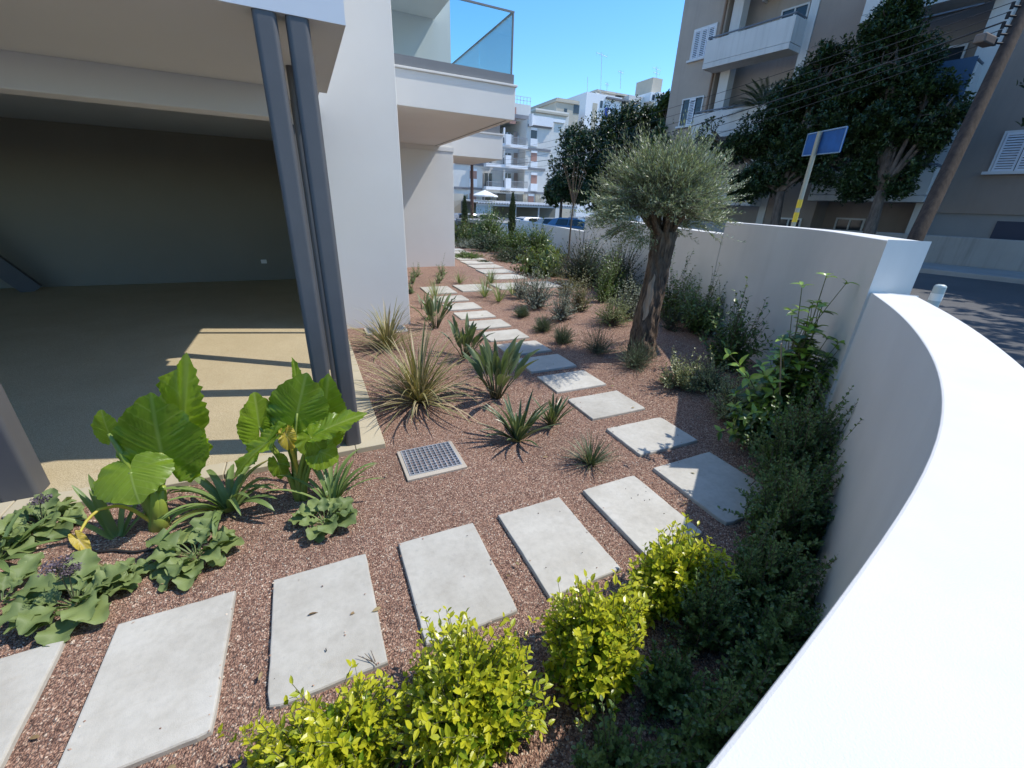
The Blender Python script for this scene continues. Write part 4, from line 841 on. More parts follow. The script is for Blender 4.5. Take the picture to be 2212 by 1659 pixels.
# peeled pale strip on the trunk
m = MB(); st = []; VV = np.array(V).reshape(NRG, nn_, 3); jc = 48
for i in range(36, 69, 2):
    t = (i-36)/32; hw = 3.6*math.sin(math.pi*min(1, t*.94+.05))**.7; cjs = jc+.8*math.sin(i*.5)
    for q in np.linspace(-hw, hw, 7):
        jj = (cjs+q) % nn_; a_, b_ = int(jj) % nn_, (int(jj)+1) % nn_; P_ = VV[i, a_]*(1-jj % 1)+VV[i, b_]*(jj % 1); ou = P_-pth[i]; ou[2] = 0
        st.append(P_+ou/np.linalg.norm(ou)*.007)
m.add(st, [(i*7+j, i*7+j+1, (i+1)*7+j+1, (i+1)*7+j) for i in range(16) for j in range(6)])
ps = m.build('peeled_wood', barkmat('pale_peeled_wood', (.28, .20, .13), (.42, .32, .23), 20, .1, .4, .01), O, smooth=True); ps.parent = tr; ps.matrix_parent_inverse.identity(); ps.location = (0, 0, 0)
rng = np.random.default_rng(3)
top = pth[-1]; cc = atY(1432, 425, YO); rx = pxw(cc, 152); hz = pxw(cc, 122)
limbs = []
for k in range(13):
    a = k*2*math.pi/13+.3; rr_ = rng.uniform(.3, .62); el = rng.uniform(.0, 1.1)
    e_ = cc+np.array([math.cos(a)*rx*rr_*math.cos(el), math.sin(a)*rx*rr_*math.cos(el), -hz*.25+hz*.8*math.sin(el)]); s0_ = top+np.array([math.cos(a)*.06, math.sin(a)*.06, -.06])
    limbs.append((s0_, (s0_+e_)/2+np.array([0, 0, -.05])+rng.normal(0, .03, 3), e_))
AMEl = tuple(np.array(q) for q in zip(*limbs)); m = MB(); t = np.linspace(0, 1, 7)[None].repeat(len(limbs), 0); m.tubes(bez(*AMEl, t), np.full(13, .042), np.full(13, .012), 8); m.build('limbs', BARK_OLIVE, O, smooth=True)
# shoots: start on the limbs, end on an uneven flat-bottomed crown; long upright shoots on top and to the right
n = 1500; ph = rng.uniform(0, 2*math.pi, n); u = rng.uniform(-.62, 1, n); ce = np.sqrt(1-np.clip(u, -1, 1)**2)
lump = 1+.13*np.sin(ph*3+1.2)+.10*np.sin(ph*5+u*4)+.08*np.sin(ph*9+u*7)
r = (.55+.45*rng.uniform(0, 1, n)**.55)*lump
E_ = cc+np.stack([rx*r*np.cos(ph)*ce, rx*.95*r*np.sin(ph)*ce, hz*r*np.where(u > 0, u, u*.62)], 1)
li = rng.integers(0, 13, n); tl = rng.uniform(.35, 1, n); A_ = np.stack([bez(AMEl[0][i:i+1], AMEl[1][i:i+1], AMEl[2][i:i+1], np.array([[tt]]))[0, 0] for i, tt in zip(li, tl)])
A_ = A_*.35+E_*.65+(cc-E_)*.22*rng.uniform(.5, 1.3, (n, 1)); Mi_ = (A_+E_)/2+np.array([0, 0, -.02])+rng.normal(0, .02, (n, 3)); E_ = E_+np.array([0, 0, .05])*np.clip(u, 0, 1)[:, None]
AME = (A_, Mi_, E_); m = MB(); foliage(m, AME, 'narrow', .064, 17, rng, .0, .55, .75, .95, .3, tipsmall=.35)
sh_px = [(1385, 268), (1322, 335), (1298, 390), (1275, 425), (1350, 355), (1438, 305), (1495, 275), (1545, 285), (1512, 330), (1585, 320), (1600, 362), (1622, 385), (1580, 410), (1560, 440), (1575, 345), (1470, 310), (1412, 320), (1262, 480), (1272, 455), (1345, 330), (1455, 292), (1520, 290), (1530, 300), (1555, 322), (1600, 395), (1365, 300), (1395, 290), (1480, 325), (1290, 470), (1310, 500), (1565, 478), (1590, 450)]
A2, M2, E2 = [], [], []
for (x, y) in sh_px:
    for q in range(5):
        yy = YO+rng.uniform(-.28, .28); e_ = atY(x+rng.normal(0, 5), y+rng.uniform(0, 16)*q, yy); low = y > 475; a_ = cc+(e_-cc)*(.62 if low else .42)+rng.normal(0, .05, 3); a_[2] = max(a_[2], cc[2]-.35) if low else min(a_[2], cc[2]+.12)
        A2.append(a_); E2.append(e_); M2.append((a_+e_)/2+np.array([(e_-cc)[0]*.06, 0, -.04]))
AME2 = (np.array(A2), np.array(M2), np.array(E2)); foliage(m, AME2, 'narrow', .068, 34, rng, .1, .35, .6, 1.05, .25, tipsmall=.5)
n3 = 240; C3 = [atY(1322, 490, YO), atY(1292, 462, YO-.1), atY(1368, 515, YO+.1), atY(1500, 480, YO), atY(1545, 455, YO-.15)]; E3 = np.stack([C3[i % 5] for i in range(n3)])+rng.normal(0, 1, (n3, 3))*np.array([.17, .2, .11]); A3 = E3*.62+cc*.38+np.array([0, 0, -.08]); AME3 = (A3, (A3+E3)/2, E3)
foliage(m, AME3, 'narrow', .062, 18, rng, .1, .5, .75, .9, .3, tipsmall=.35)
m.build('crown', LM_OLIVE, O)
m = MB(); stems(m, AME, .0035, .0012, 4); stems(m, AME2, .005, .0012, 5); m.build('shoots', barkmat('olive_twig', (.12, .11, .085), (.22, .20, .16), 40, .4, .3, .004), O)

# ------------------------------------------------------------------ big street trees
LM_FIG = leafmat('dark_street_tree_leaf', [(.018, .034, .014), (.030, .055, .020), (.045, .08, .026), (.075, .12, .035)], .38, .15)
BARK_T = barkmat('street_tree_bark', (.06, .045, .035), (.16, .13, .105), 12, .2, .8, .03)
def tree(label, foot, trunk_r, blobs, n, seed, L=.16, group='street trees', mat=None, lean=None):
    """blobs: (centre, rx, rz) leafy masses that make up the uneven crown"""
    rng = np.random.default_rng(seed); e = empty('street_tree', foot, label, 'tree', group)
    fork = np.array(foot)+np.array([0, 0, 1.0])*max(1.2, (min(b[0][2] for b in blobs)-foot[2])*.9)
    fork[:2] += (np.mean([b[0][:2] for b in blobs], 0)-fork[:2])*.25
    tm = MB(); p = [np.array(foot)-[0, 0, .1], np.array(foot)*.6+fork*.4+rng.normal(0, .08, 3), fork]; tm.tube(resample(np.array(p), 8), np.linspace(trunk_r*1.25, trunk_r*.8, 8), 12)
    for c, rx_, rz_ in blobs:
        c = np.array(c); mid_ = (fork+c)/2+np.array([0, 0, .25])
        tt = np.linspace(0, 1, 6)[:, None]; q = (1-tt)**2*fork+2*tt*(1-tt)*mid_+tt*tt*c; tm.tube(q, np.linspace(trunk_r*.55, .03, 6), 7)
        for j in range(5):
            d = unit(rng.normal(0, 1, 3)+np.array([0, 0, .3])); tm.tube(np.array([c*.6+mid_*.4, c+d*rx_*.4, c+d*np.array([rx_, rx_, rz_])*.8]), [.05, .03, .012], 5)
    tm.build('trunk', BARK_T, e, smooth=True)
    m = MB(); vol = np.array([b[1]**2*b[2] for b in blobs])**.75; vol = vol/vol.sum()
    for (c, rx_, rz_), f_ in zip(blobs, vol):
        k = int(n*f_); c = np.array(c)
        d = unit(rng.normal(0, 1, (k, 3))); rr_ = (.35+.65*rng.uniform(0, 1, k)**.5)[:, None]
        ph = np.arctan2(d[:, 1], d[:, 0]); lump = (1+.18*np.sin(ph*4+c[0])*np.cos(d[:, 2]*5)+.14*np.sin(ph*7+d[:, 2]*9+c[1])+.1*np.sin(ph*13+d[:, 2]*15))[:, None]
        E_ = c+d*rr_*lump*np.array([rx_, rx_, rz_]); q_ = np.sin(E_[:, 0]*3.4+1)+np.sin(E_[:, 1]*3.1+c[2])+np.sin(E_[:, 2]*4.0+2)+rng.normal(0, .35, k); E_ = E_[q_ > -1.05]; k = len(E_); d = d[q_ > -1.05]; A_ = E_-d*rx_*.16-np.array([0, 0, .15])+rng.normal(0, .12, (k, 3)); foliage(m, (A_, (A_+E_)/2+rng.normal(0, .05, (k, 3)), E_), 'oval', L, 14, rng, .0, .15, .9, .5, .35, droop=.15)
    m.build('crown', mat or LM_FIG, e)
    return e
def blob(x, y, d, rpx, rz=None): P = atd(x, y, d); k = d/F_PX; return (P, rpx*k, (rz or rpx)*k)
def tdep(x): return float(np.interp(x, [1540, 1600, 1680, 1760, 1850, 1900, 1960, 2040], [19.2, 18.0, 16.8, 15.7, 14.6, 14.1, 13.5, 12.7]))-.2
def footp(x, d):
    P = atd(x, 470, d); return np.array([P[0], P[1], float(sz(P[1]))])
FIGB = [blob(1250, 360, 27, 58), blob(1300, 300, 27, 52), blob(1350, 270, 27, 52, 46), blob(1395, 285, 27.5, 45), blob(1340, 360, 26.5, 75), blob(1420, 350, 27, 60), blob(1290, 410, 26.5, 60, 45), blob(1240, 300, 27.5, 36, 30), blob(1215, 400, 27, 34), blob(1390, 420, 26.5, 60, 45), blob(1405, 258, 27, 36, 30)]
tree('broad dark evergreen street tree behind the olive, hiding the far white block', footp(1330, 27), .28, FIGB, 7600, 21, L=.16)
LM_FIG2 = leafmat('mid_green_tree_leaf', [(.035, .06, .018), (.055, .09, .025), (.08, .125, .035), (.12, .17, .05)], .38, .2)
tree('lighter green tree between the broad evergreen and the beige flats', footp(1450, 24), .16, [blob(1438, 232, 24, 22, 32), blob(1452, 275, 24, 38), blob(1440, 330, 24, 40), blob(1475, 330, 24, 32), blob(1460, 390, 24, 42)], 2200, 22, L=.19, mat=LM_FIG2)
tree('small round bush-like tree low beside the stone-clad ground floor', footp(1210, 33), .12, [blob(1212, 405, 33, 30, 24), blob(1195, 425, 33, 22, 18), blob(1235, 420, 33, 26, 20)], 1000, 23, L=.24)
tree('dark tree in front of the beige flats, left of the blue sign', footp(1680, 16.4), .17, [blob(1590, 330, tdep(1590), 38), blob(1640, 290, tdep(1640), 50), blob(1700, 235, tdep(1700), 55), blob(1760, 190, tdep(1760), 55), blob(1790, 140, tdep(1790), 45), blob(1720, 330, tdep(1720), 60), blob(1660, 380, tdep(1660), 50, 40), blob(1800, 270, tdep(1800), 60), blob(1535, 292, tdep(1535), 26, 34), blob(1790, 350, tdep(1790), 50, 50), blob(1610, 400, tdep(1610), 40, 34), blob(1860, 210, tdep(1860), 50)], 8200, 24, L=.115)
tree('tallest dark tree in front of the flats, right of the blue sign', footp(1892, 13.7), .17, [blob(1920, 60, tdep(1920), 55, 60), blob(1900, 150, tdep(1900), 65), blob(1960, 140, tdep(1960), 60), blob(2010, 205, tdep(2010), 55, 40), blob(1880, 260, tdep(1880), 65), blob(1950, 270, tdep(1950), 60, 50), blob(2040, 240, tdep(2040), 50, 36), blob(1900, 350, tdep(1900), 50, 50), blob(1860, 390, tdep(1860), 45, 40), blob(1965, 345, tdep(1965), 42, 36), blob(1940, 395, tdep(1940), 34, 28), blob(1945, 10, tdep(1945), 42, 34), blob(2010, 300, tdep(2010), 40, 24)], 8200, 25, L=.115)
# a street tree just outside the right edge: some of its twigs hang into view and its shade dapples the asphalt
tree('street tree at the right edge whose twigs hang into view', np.array([16.8, 1.2, .6]), .16, [((16.4, 1.5, 6.0), 1.7, 1.5), ((15.6, 2.4, 5.2), 1.0, .8), ((15.2, 0.6, 5.4), 1.5, 1.0), ((17.2, .2, 6.6), 1.6, 1.4), ((14.2, -.6, 5.9), 1.5, 1.0), ((15.2, 4.7, 5.0), .55, .9)], 1500, 26)

tree('unseen tree beyond the right edge, added to shade the asphalt', np.array([12.5, -1.2, .6]), .2, [((11.2, -.6, 6.4), 1.9, 1.3), ((13.6, .7, 6.6), 1.9, 1.3), ((12.2, -3.0, 6.4), 2.2, 1.4), ((15.0, -1.6, 6.9), 2.1, 1.5), ((10.2, -2.6, 6.0), 1.5, 1.0), ((17.5, 1.5, 6.6), 1.9, 1.3)], 1500, 27)  # out-of-view crowns added up-sun so the asphalt gets more dappled shade
# ------------------------------------------------------------------ elephant ears
LM_EAR = leafmat('elephant_ear_leaf', [(.20, .315, .032), (.24, .355, .036), (.28, .395, .04)], .30, .58, (1.35, 1.5, .5), .5, vein=(.36, .46, .12))
LM_YEL = leafmat('yellow_withered_leaf', [(.50, .40, .05), (.55, .42, .08)], .5, .3, vein=(.5, .4, .2))
STALK = leafmat('pale_green_stalk', [(.22, .30, .05), (.30, .36, .08)], .4, .15)
YSTALK = leafmat('yellow_stalk', [(.58, .48, .07)], .4, .15)
OUTL = np.array([(0, 1.0), (5, .965), (14, .88), (28, .80), (48, .735), (70, .70), (90, .67), (112, .64), (132, .62), (150, .585), (163, .50), (172, .30), (177, .10)])
def ear_leaf(A, T, facing, wx=1.0, fold=.18, wave=.05, droop=.12, seed=0, curl=0.0):
    A = np.array(A); T = np.array(T); L = np.linalg.norm(T-A); y = (T-A)/L; x = np.cross(y, facing); x /= np.linalg.norm(x); z = np.cross(x, y)
    th = np.radians(np.concatenate([-OUTL[::-1, 0], OUTL[1:, 0]])); thf = np.linspace(th[0], th[-1], 97); R = np.interp(np.degrees(np.abs(thf)), OUTL[:, 0], OUTL[:, 1])
    nr = 14; V = []; UVs = []; ph = seed*1.7
    for i in range(nr+1):
        r = (i/nr)**.9
        for t, Rm in zip(thf, R):
            q = r*Rm; u = q*math.sin(t)*wx; v = q*math.cos(t)
            rip = .026*math.sin(9*2*math.pi*(v-abs(u)*.75))*min(1, abs(u)*4)*r
            h = fold*abs(u)-droop*v*abs(v)-.16*u*u*2+rip+wave*r**3*math.sin(t*10+ph)*(.5+.5*math.sin(t*3+ph*2))
            h -= curl*max(0, abs(u)-.25)**1.5*2
            edge = 1+.02*math.sin(t*23+ph)*r**4
            V.append(A+(x*u*edge+y*v*edge+z*h)*L); UVs.append((.5+u*.5, .5+v*.5))
    n = len(thf); f = [(i*n+j, i*n+j+1, (i+1)*n+j+1, (i+1)*n+j) for i in range(nr) for j in range(n-1)]
    mb = MB(); mb.add(V, f, UVs); return mb
def ear_plant(label, base, leaves, stalks_r=.022):
    e = empty('elephant_ear_plant', base, label, 'plant', 'elephant ear plants'); Yb = base[1]
    for i, (ax, ay, tx, ty, dy, fz, wx, kw) in enumerate(leaves):
        A = atY(ax, ay, Yb+dy); T = atY(tx, ty, Yb+dy+kw.pop('dt', 0)); mat = kw.pop('mat', LM_EAR); st_ = kw.pop('st', STALK)
        mb = ear_leaf(A, T, np.array(fz, float), wx, seed=i, **kw); lf = mb.build('leaf', mat, e, smooth=True)
        b0 = np.array(base)+np.array([random.uniform(-.03, .03), random.uniform(-.03, .03), -.02]); out = (A-b0)*np.array([1, 1, 0])
        t = np.linspace(0, 1, 12)[:, None]; c1 = b0+np.array([0, 0, (A[2]-b0[2])*.55])+out*.12; P = (1-t)**2*b0+2*t*(1-t)*c1+t*t*A
        sm = MB(); sm.tube(P, np.linspace(stalks_r*1.5, stalks_r*.42, 12), 10); sk_ = sm.build('stalk', st_, e, smooth=True)
    return e
bA = ground(345, 1138); CAMV = np.array([-.25, -.8, .5])
e = ear_plant('large elephant ear with one huge rounded leaf and a tall bright upright leaf', bA, [
    (349, 978, 321, 850, .02, (-.2, -.9, .25), .93, dict(fold=.10, wave=.05, droop=.05)),
    (394, 945, 408, 764, .16, (-.55, -.75, .3), .56, dict(fold=.22, wave=.06, droop=.0)),
    (282, 1020, 292, 1084, -.06, (-.1, -.55, .9), 1.5, dict(fold=.10, wave=.05, droop=.25, dt=-.16)),
    (236, 936, 213, 887, .12, (-.3, -.9, .3), .8, dict(fold=.15, wave=.05))], .028)
m = MB()
for k, (x, y, r) in enumerate(((330, 1040, .05), (352, 1050, .045), (345, 1090, .06))):
    q = atY(x, y, bA[1]); m.tube(np.array([bA-[0, 0, .03], bA*.5+q*.5, q]), [r, r*.75, r*.35], 12)
m.build('stalk_sheath', leafmat('sheath_green', [(.25, .33, .05), (.32, .38, .07)], .35, .1), e, smooth=True)
# a bent yellow stalk with its withered leaf touching the gravel
m = MB(); pts = [bA]+[atY(x, y, bA[1]-dy) for x, y, dy in ((285, 1100, .02), (255, 1092, .05), (215, 1100, .1), (190, 1120, .14), (172, 1150, .2), (165, 1170, .24))]
m.tube(resample(np.array(pts), 16), np.linspace(.014, .006, 16), 8); m.build('stalk', YSTALK, e, smooth=True)
mb = ear_leaf(atY(170, 1166, bA[1]-.24), atY(196, 1198, bA[1]-.30), np.array([.4, -.8, .6]), .45, fold=.5, wave=.12, droop=.2, seed=9, curl=.3); mb.build('leaf', LM_YEL, e, smooth=True)
bB = ground(650, 1076)
e = ear_plant('many-leaved elephant ear standing beside the steel post', bB, [
    (642, 893, 661, 806, -.02, (-.1, -.92, .3), .95, dict(fold=.10, wave=.06, droop=.05)),
    (702, 912, 704, 811, .14, (-.5, -.8, .3), .7, dict(fold=.15, wave=.07)),
    (640, 822, 634, 771, .2, (.6, -.7, .2), .32, dict(fold=.5, wave=.06)),
    (560, 922, 551, 849, .02, (.35, -.85, .35), .8, dict(fold=.38, wave=.05)),
    (604, 918, 600, 864, .06, (.4, -.8, .4), .85, dict(fold=.4, wave=.08)),
    (706, 926, 790, 888, -.12, (-.2, -.35, .95), .55, dict(fold=.25, wave=.08, droop=.1)),
    (672, 945, 706, 980, -.14, (.1, -.7, .7), 1.0, dict(fold=.1, wave=.08, droop=.3)),
    (690, 975, 738, 992, -.12, (.2, -.7, .65), 1.1, dict(fold=.1, wave=.08, droop=.3)),
    (668, 915, 652, 958, .04, (0, -.8, .6), 1.0, dict(fold=.12, wave=.06, droop=.15)),
    (575, 958, 484, 1030, -.1, (-.5, -.3, .8), .38, dict(fold=.35, wave=.08, droop=.2)),
    (618, 940, 632, 978, -.12, (.3, -.9, .2), .6, dict(fold=.4, wave=.18, droop=.3, curl=.5, mat=LM_YEL, st=YSTALK)),
    (600, 1000, 615, 1040, -.08, (.2, -.8, .4), .6, dict(fold=.3, wave=.12, droop=.3))], .015)

# ------------------------------------------------------------------ strap-leaved clumps
def straps(name, label, cat, base, blades, mat, group, wid, k=11, fold=.25, taper=.5, wave=.0, parts=True):
    """blades: (azimuth, elevation, length, bend, width factor); each leaf a child"""
    e = empty(name, base, label, cat, group); allm = MB()
    for (az, el, L, bend, wf) in blades:
        h = np.array([math.cos(az), math.sin(az), 0]); a = el; P = [np.array(base)+h*.02+np.array([0, 0, -.01])]
        for i in range(k):
            a2 = a-bend*(i/k)**1.6; P.append(P[-1]+(h*math.cos(a2)+np.array([0, 0, 1])*math.sin(a2))*L/k)
        P = np.array(P); P[:, 2] = np.maximum(P[:, 2], base[2]+.006+.002*np.arange(len(P))*0); T = unit(np.gradient(P, axis=0)); S = unit(np.cross(T, np.array([0, 0, 1.])+h*.2)); Nn = np.cross(S, T)
        t = np.linspace(0, 1, k+1); wv = wid*wf*np.clip(np.minimum((t*3+.55), 1)*(1-t**3.2)**taper, .02, 1)
        mb = MB() if parts else allm; mb.strip(P, S, Nn, wv, fold, 5, wave)
        if parts: mb.build('leaf', mat, e, smooth=True)
    if not parts: allm.build('foliage', mat, e, smooth=True)
    return e
LM_IRIS = leafmat('grey_green_strap_leaf', [(.145, .215, .07), (.19, .265, .085), (.235, .31, .10)], .42, .28, dead=((.40, .36, .12), .06))
def rb(rng, n, el, L, bend, az=None): return [((az[i % len(az)]+rng.normal(0, .22)) if az else rng.uniform(0, 6.28), rng.uniform(*el), rng.uniform(*L), rng.uniform(*bend), rng.uniform(.75, 1.15)) for i in range(n)]
rng = np.random.default_rng(8)
P = ground(253, 1165); straps('strap_leaf_plant', 'few upright strap leaves beside the huge elephant ear stalk', 'plant', P, [(2.0, 1.48, .46, .2, 1.1), (2.4, 1.25, .42, .5, 1), (1.1, 1.15, .44, .3, 1), (.75, .95, .44, .3, 1.0), (.3, .8, .38, .5, .9), (2.9, 1.0, .32, .7, .9), (2.2, 1.38, .36, .3, .9)], LM_IRIS, 'strap-leaved plants', .020)
P = ground(498, 1105); straps('strap_leaf_plant', 'fullest strap-leaved clump, arching between the two elephant ears', 'plant', P, rb(rng, 28, (.8, 1.45), (.34, .56), (.9, 2.5)), LM_IRIS, 'strap-leaved plants', .022)
P = ground(718, 1092); straps('strap_leaf_plant', 'narrow upright strap clump right of the second elephant ear', 'plant', P, rb(rng, 22, (.8, 1.45), (.30, .50), (.3, 1.8), [.2, .7, 1.3, 1.9, 2.6, -.2]), LM_IRIS, 'strap-leaved plants', .013)
P = ground(-12, 1215); straps('strap_leaf_plant', 'strap leaves reaching in at the left edge', 'plant', P, [(.45, .75, .34, .5, 1.1), (-.55, .6, .34, 1.1, 1.1), (.05, .45, .3, .8, .8), (-.9, .7, .3, 1.2, 1.0), (.9, 1.1, .3, .6, 1)], LM_IRIS, 'strap-leaved plants', .019)

# bronze flax-like grasses
LM_FLAX = leafmat('bronze_striped_grass', [(.13, .135, .042), (.20, .20, .062), (.29, .265, .10), (.11, .145, .045), (.15, .19, .06), (.24, .22, .085)], .5, .2, (1.3, 1.2, .7), dead=((.46, .37, .22), .22), edge=((.48, .40, .22), .62, .8))
def flax(label, px, py, n, L, seed, az=None):
    n = int(n*1.75)
    rng = np.random.default_rng(seed); P = ground(px, py); return straps('bronze_grass_clump', label, 'grass clump', P, rb(rng, n, (.3, 1.5), L, (.1, 1.3), az), LM_FLAX, 'bronze grass clumps', .0085, 10, .35, .8)
flax('big tan and bronze grass clump nearest the drain grate', 905, 868, 150, (.42, .98), 31)
flax('second bronze grass clump, half hiding the drain grate at the column', 838, 752, 95, (.38, .86), 32)

# striped broad strap plants
LM_STR = leafmat('dark_striped_leaf', [(.045, .075, .03), (.06, .095, .04), (.075, .115, .05)], .32, .15, edge=((.30, .33, .16), .70, .86))
LM_BRD = leafmat('grey_green_paddle_leaf', [(.085, .12, .055), (.115, .155, .07), (.15, .195, .085)], .42, .18, edge=((.20, .25, .13), .82, .95))
rng = np.random.default_rng(14)
P = ground(1118, 952); straps('striped_strap_plant', 'dark pale-edged strap plant nearest the drain grate, casting finger-like shadows', 'plant', P, rb(rng, 44, (.6, 1.5), (.28, .52), (.1, .9)), LM_STR, 'dark striped strap plants', .019, 9, .5, .75)
P = ground(1192, 918); straps('striped_strap_plant', 'smaller dark strap plant touching the third slab after the corner', 'plant', P, rb(rng, 28, (.7, 1.5), (.22, .38), (.1, .7)), LM_STR, 'dark striped strap plants', .016, 9, .5, .75)
def paddle(label, px, py, top, n, seed):
    rng = np.random.default_rng(seed); base = ground(px, py); H_ = pxh(base, px, top); e = empty('paddle_leaf_plant', base, label, 'plant', 'broad paddle-leaved clumps')
    for i in range(n):
        az = rng.uniform(0, 6.28); el = rng.uniform(.9, 1.5); h = np.array([math.cos(az), math.sin(az), 0]); L = H_*rng.uniform(.65, 1.05); L1 = L*.5
        d = h*math.cos(el)+np.array([0, 0, math.sin(el)]); b0 = base+h*.04; A = b0+d*L1
        sm = MB(); sm.tube(np.array([b0-[0, 0, .02], b0+d*L1*.5+np.array([0, 0, .01]), A]), [.009, .007, .005], 7); sm.build('stalk', GTWIG, e, smooth=True)
        a = el; Q = [A]; k = 9
        for j in range(k): a2 = a-rng.uniform(.3, .8)*(j/k)**1.5; Q.append(Q[-1]+(h*math.cos(a2)+np.array([0, 0, 1])*math.sin(a2))*L*.62/k)
        Q = np.array(Q); T = unit(np.gradient(Q, axis=0)); S = unit(np.cross(T, np.array([0, 0, 1.])+h*.3+rng.normal(0, .35, 3))); t = np.linspace(0, 1, k+1)
        mb = MB(); mb.strip(Q, S, np.cross(S, T), .029*L/.5*np.sin(np.pi*np.clip(t*.95+.04, 0, 1)**.8)**.75+.001, .45, 5, .05); mb.build('leaf', LM_BRD, e, smooth=True)
paddle('broad paddle-leaved clump in front of the shaded slab', 1072, 858, 742, 34, 41); paddle('broad paddle-leaved clump further up beside the half-shaded slab', 1005, 772, 688, 28, 42); paddle('farthest paddle-leaved clump near the white column corner', 940, 708, 636, 24, 43); paddle('small paddle-leaved clump left of the sunny slabs', 915, 668, 632, 9, 44)
P = ground(1276, 1002); rng = np.random.default_rng(15)
LM_TUFT = leafmat('blue_green_tuft', [(.05, .08, .04), (.075, .11, .055), (.10, .14, .075)], .45, .15, dead=((.36, .32, .2), .12))
straps('grass_tuft', 'small blue-green grass tuft between the grate and the slab with the shoot shadow', 'grass tuft', P, rb(rng, 150, (.4, 1.5), (.16, .34), (.1, .9)), LM_TUFT, 'small grass tufts', .0035, 7, .3, .8)
LM_LG = leafmat('light_green_tuft', [(.14, .19, .07), (.19, .25, .09), (.24, .29, .12)], .45, .2, dead=((.40, .36, .2), .1))
for i, (x, y, tp, lb) in enumerate(((940, 652, 598, 'light green grass tuft beside the first far crossing slab'), (1047, 642, 585, 'light green grass tuft among the far crossing slabs'), (1078, 652, 606, 'light green grass tuft right of the crossing slabs'), (1108, 638, 600, 'light green grass tuft nearest the grey bushes'), (1060, 612, 575, 'light green grass tuft beyond the crossing'), (992, 612, 582, 'light green tuft in front of the rear wall corner'))):
    P = ground(x, y); hh = pxh(P, x, tp); straps('grass_tuft', lb, 'grass tuft', P, rb(rng, 46, (.5, 1.5), (hh*.7, hh*1.25), (.1, 1.0)), LM_LG, 'small grass tufts', .007, 6, .3, .8, parts=False)

# ------------------------------------------------------------------ wavy-leaved rosettes
LM_ROS = leafmat('sea_lavender_leaf', [(.14, .19, .068), (.18, .235, .082), (.23, .285, .10)], .55, .22, (1.3, 1.5, .6), .35)
MT['petiole'] = leafmat('rosette_petiole', [(.17, .24, .10)], .5, .1)
def rosette(label, px, py, R, n, seed, flower=False):
    n = int(n*1.1); R *= .9
    rng = np.random.default_rng(seed); base = ground(px, py); e = empty('wavy_leaf_rosette', base, label, 'plant', 'wavy-leaved rosettes'); k = 18
    for i in range(n):
        az = i*2.39996+rng.normal(0, .2); inner = i/n; L = R*rng.uniform(.78, 1.12)*(1-.35*(inner > .7)); el = .35+.75*inner**1.3+rng.normal(0, .1); h = np.array([math.cos(az), math.sin(az), 0])
        a = el; Q = [base+h*.012+np.array([0, 0, .01])]; bend = rng.uniform(.5, 1.6)
        for j in range(k): a2 = a-bend*(j/k)**1.7; Q.append(Q[-1]+(h*math.cos(a2)+np.array([0, 0, 1])*math.sin(a2))*L/k)
        Q = np.array(Q); Q[:, 2] = np.maximum(Q[:, 2], base[2]+.012+.01*rng.uniform()); T = unit(np.gradient(Q, axis=0)); S = unit(np.cross(T, np.array([0, 0, 1.])+rng.normal(0, .22, 3))); t = np.linspace(0, 1, k+1)
        bl = np.clip((t-.44)/.56, 0, 1); wv = L*.235*np.sin(np.pi*np.clip(bl, 0, 1)**.75)**.62*(1+.13*np.sin(bl*24+rng.uniform(0, 6)))*rng.uniform(.85, 1.15); wv = np.maximum(wv, L*.014); wv[-1] = L*.03
        mb = MB(); P7 = 7; V = []; uv = []; u = np.linspace(-1, 1, P7); ph = rng.uniform(0, 6); Nn = np.cross(S, T)
        for j in range(k+1):
            for a_ in u:
                z_ = wv[j]*(.22*abs(a_)-.10*math.cos(a_*3)+.32*abs(a_)**2*math.sin(j*1.25+ph+(2 if a_ > 0 else 0)))
                V.append(Q[j]+S[j]*a_*wv[j]+Nn[j]*z_); uv.append((a_*.5+.5, t[j]))
        mb.add(V, [(r*P7+c, r*P7+c+1, (r+1)*P7+c+1, (r+1)*P7+c) for r in range(k) for c in range(P7-1)], uv); mb.build('leaf', LM_ROS, e, smooth=True)
    if flower:
        for (fx_, fy_, sc_) in flower:
            tip = atY(fx_, fy_, base[1]-.02); sm = MB(); sm.tube(np.array([base, base*.4+tip*.6+np.array([0, 0, .03]), tip]), [.004, .003, .002], 6)
            for q in range(16):
                d = np.array([rng.normal(0, sc_), rng.normal(0, sc_), rng.normal(0, sc_*.4)]); sm.tube(np.array([base*.15+tip*.85, tip+d]), [.0018, .001], 4)
            sm.build('flower_stem', GTWIG, e); fm = MB(); nfl = 260; C0 = tip+np.clip(rng.normal(0, 1, (nfl, 3)), -1.5, 1.5)*np.array([sc_, sc_, sc_*.35])*.9
            D_ = unit(rng.normal(0, 1, (nfl, 3))+np.array([0, 0, .8])); scatter(fm, 'tiny', C0, D_, unit(rng.normal(0, 1, (nfl, 3))), rng.uniform(.010, .018, nfl)); FL_ = fm.build('flower_head', leafmat('dry_purple_flower', [(.07, .055, .075), (.12, .095, .12), (.22, .17, .19)], .8, .1), e)
rosette('open rosette alone at the near right, next to the slab with the twig', 702, 1132, .25, 20, 51)
rosette('large rosette between the strap clump and the second slab', 425, 1205, .29, 30, 52)
rosette('rosette in front left with a dry purple flower head', 165, 1310, .29, 28, 53, [(120, 1222, .035), (150, 1232, .025)])
rosette('rosette against the floor edge by the left post with a grey flower head', 95, 1140, .27, 26, 54, [(88, 1080, .03)])
rosette('rosette cut by the left edge nearest the viewer', 5, 1305, .27, 20, 55); rosette('rosette at the left edge under the steel post', -5, 1190, .25, 18, 56); rosette('small low rosette between the flower head and the big rosette', 250, 1265, .19, 16, 57)

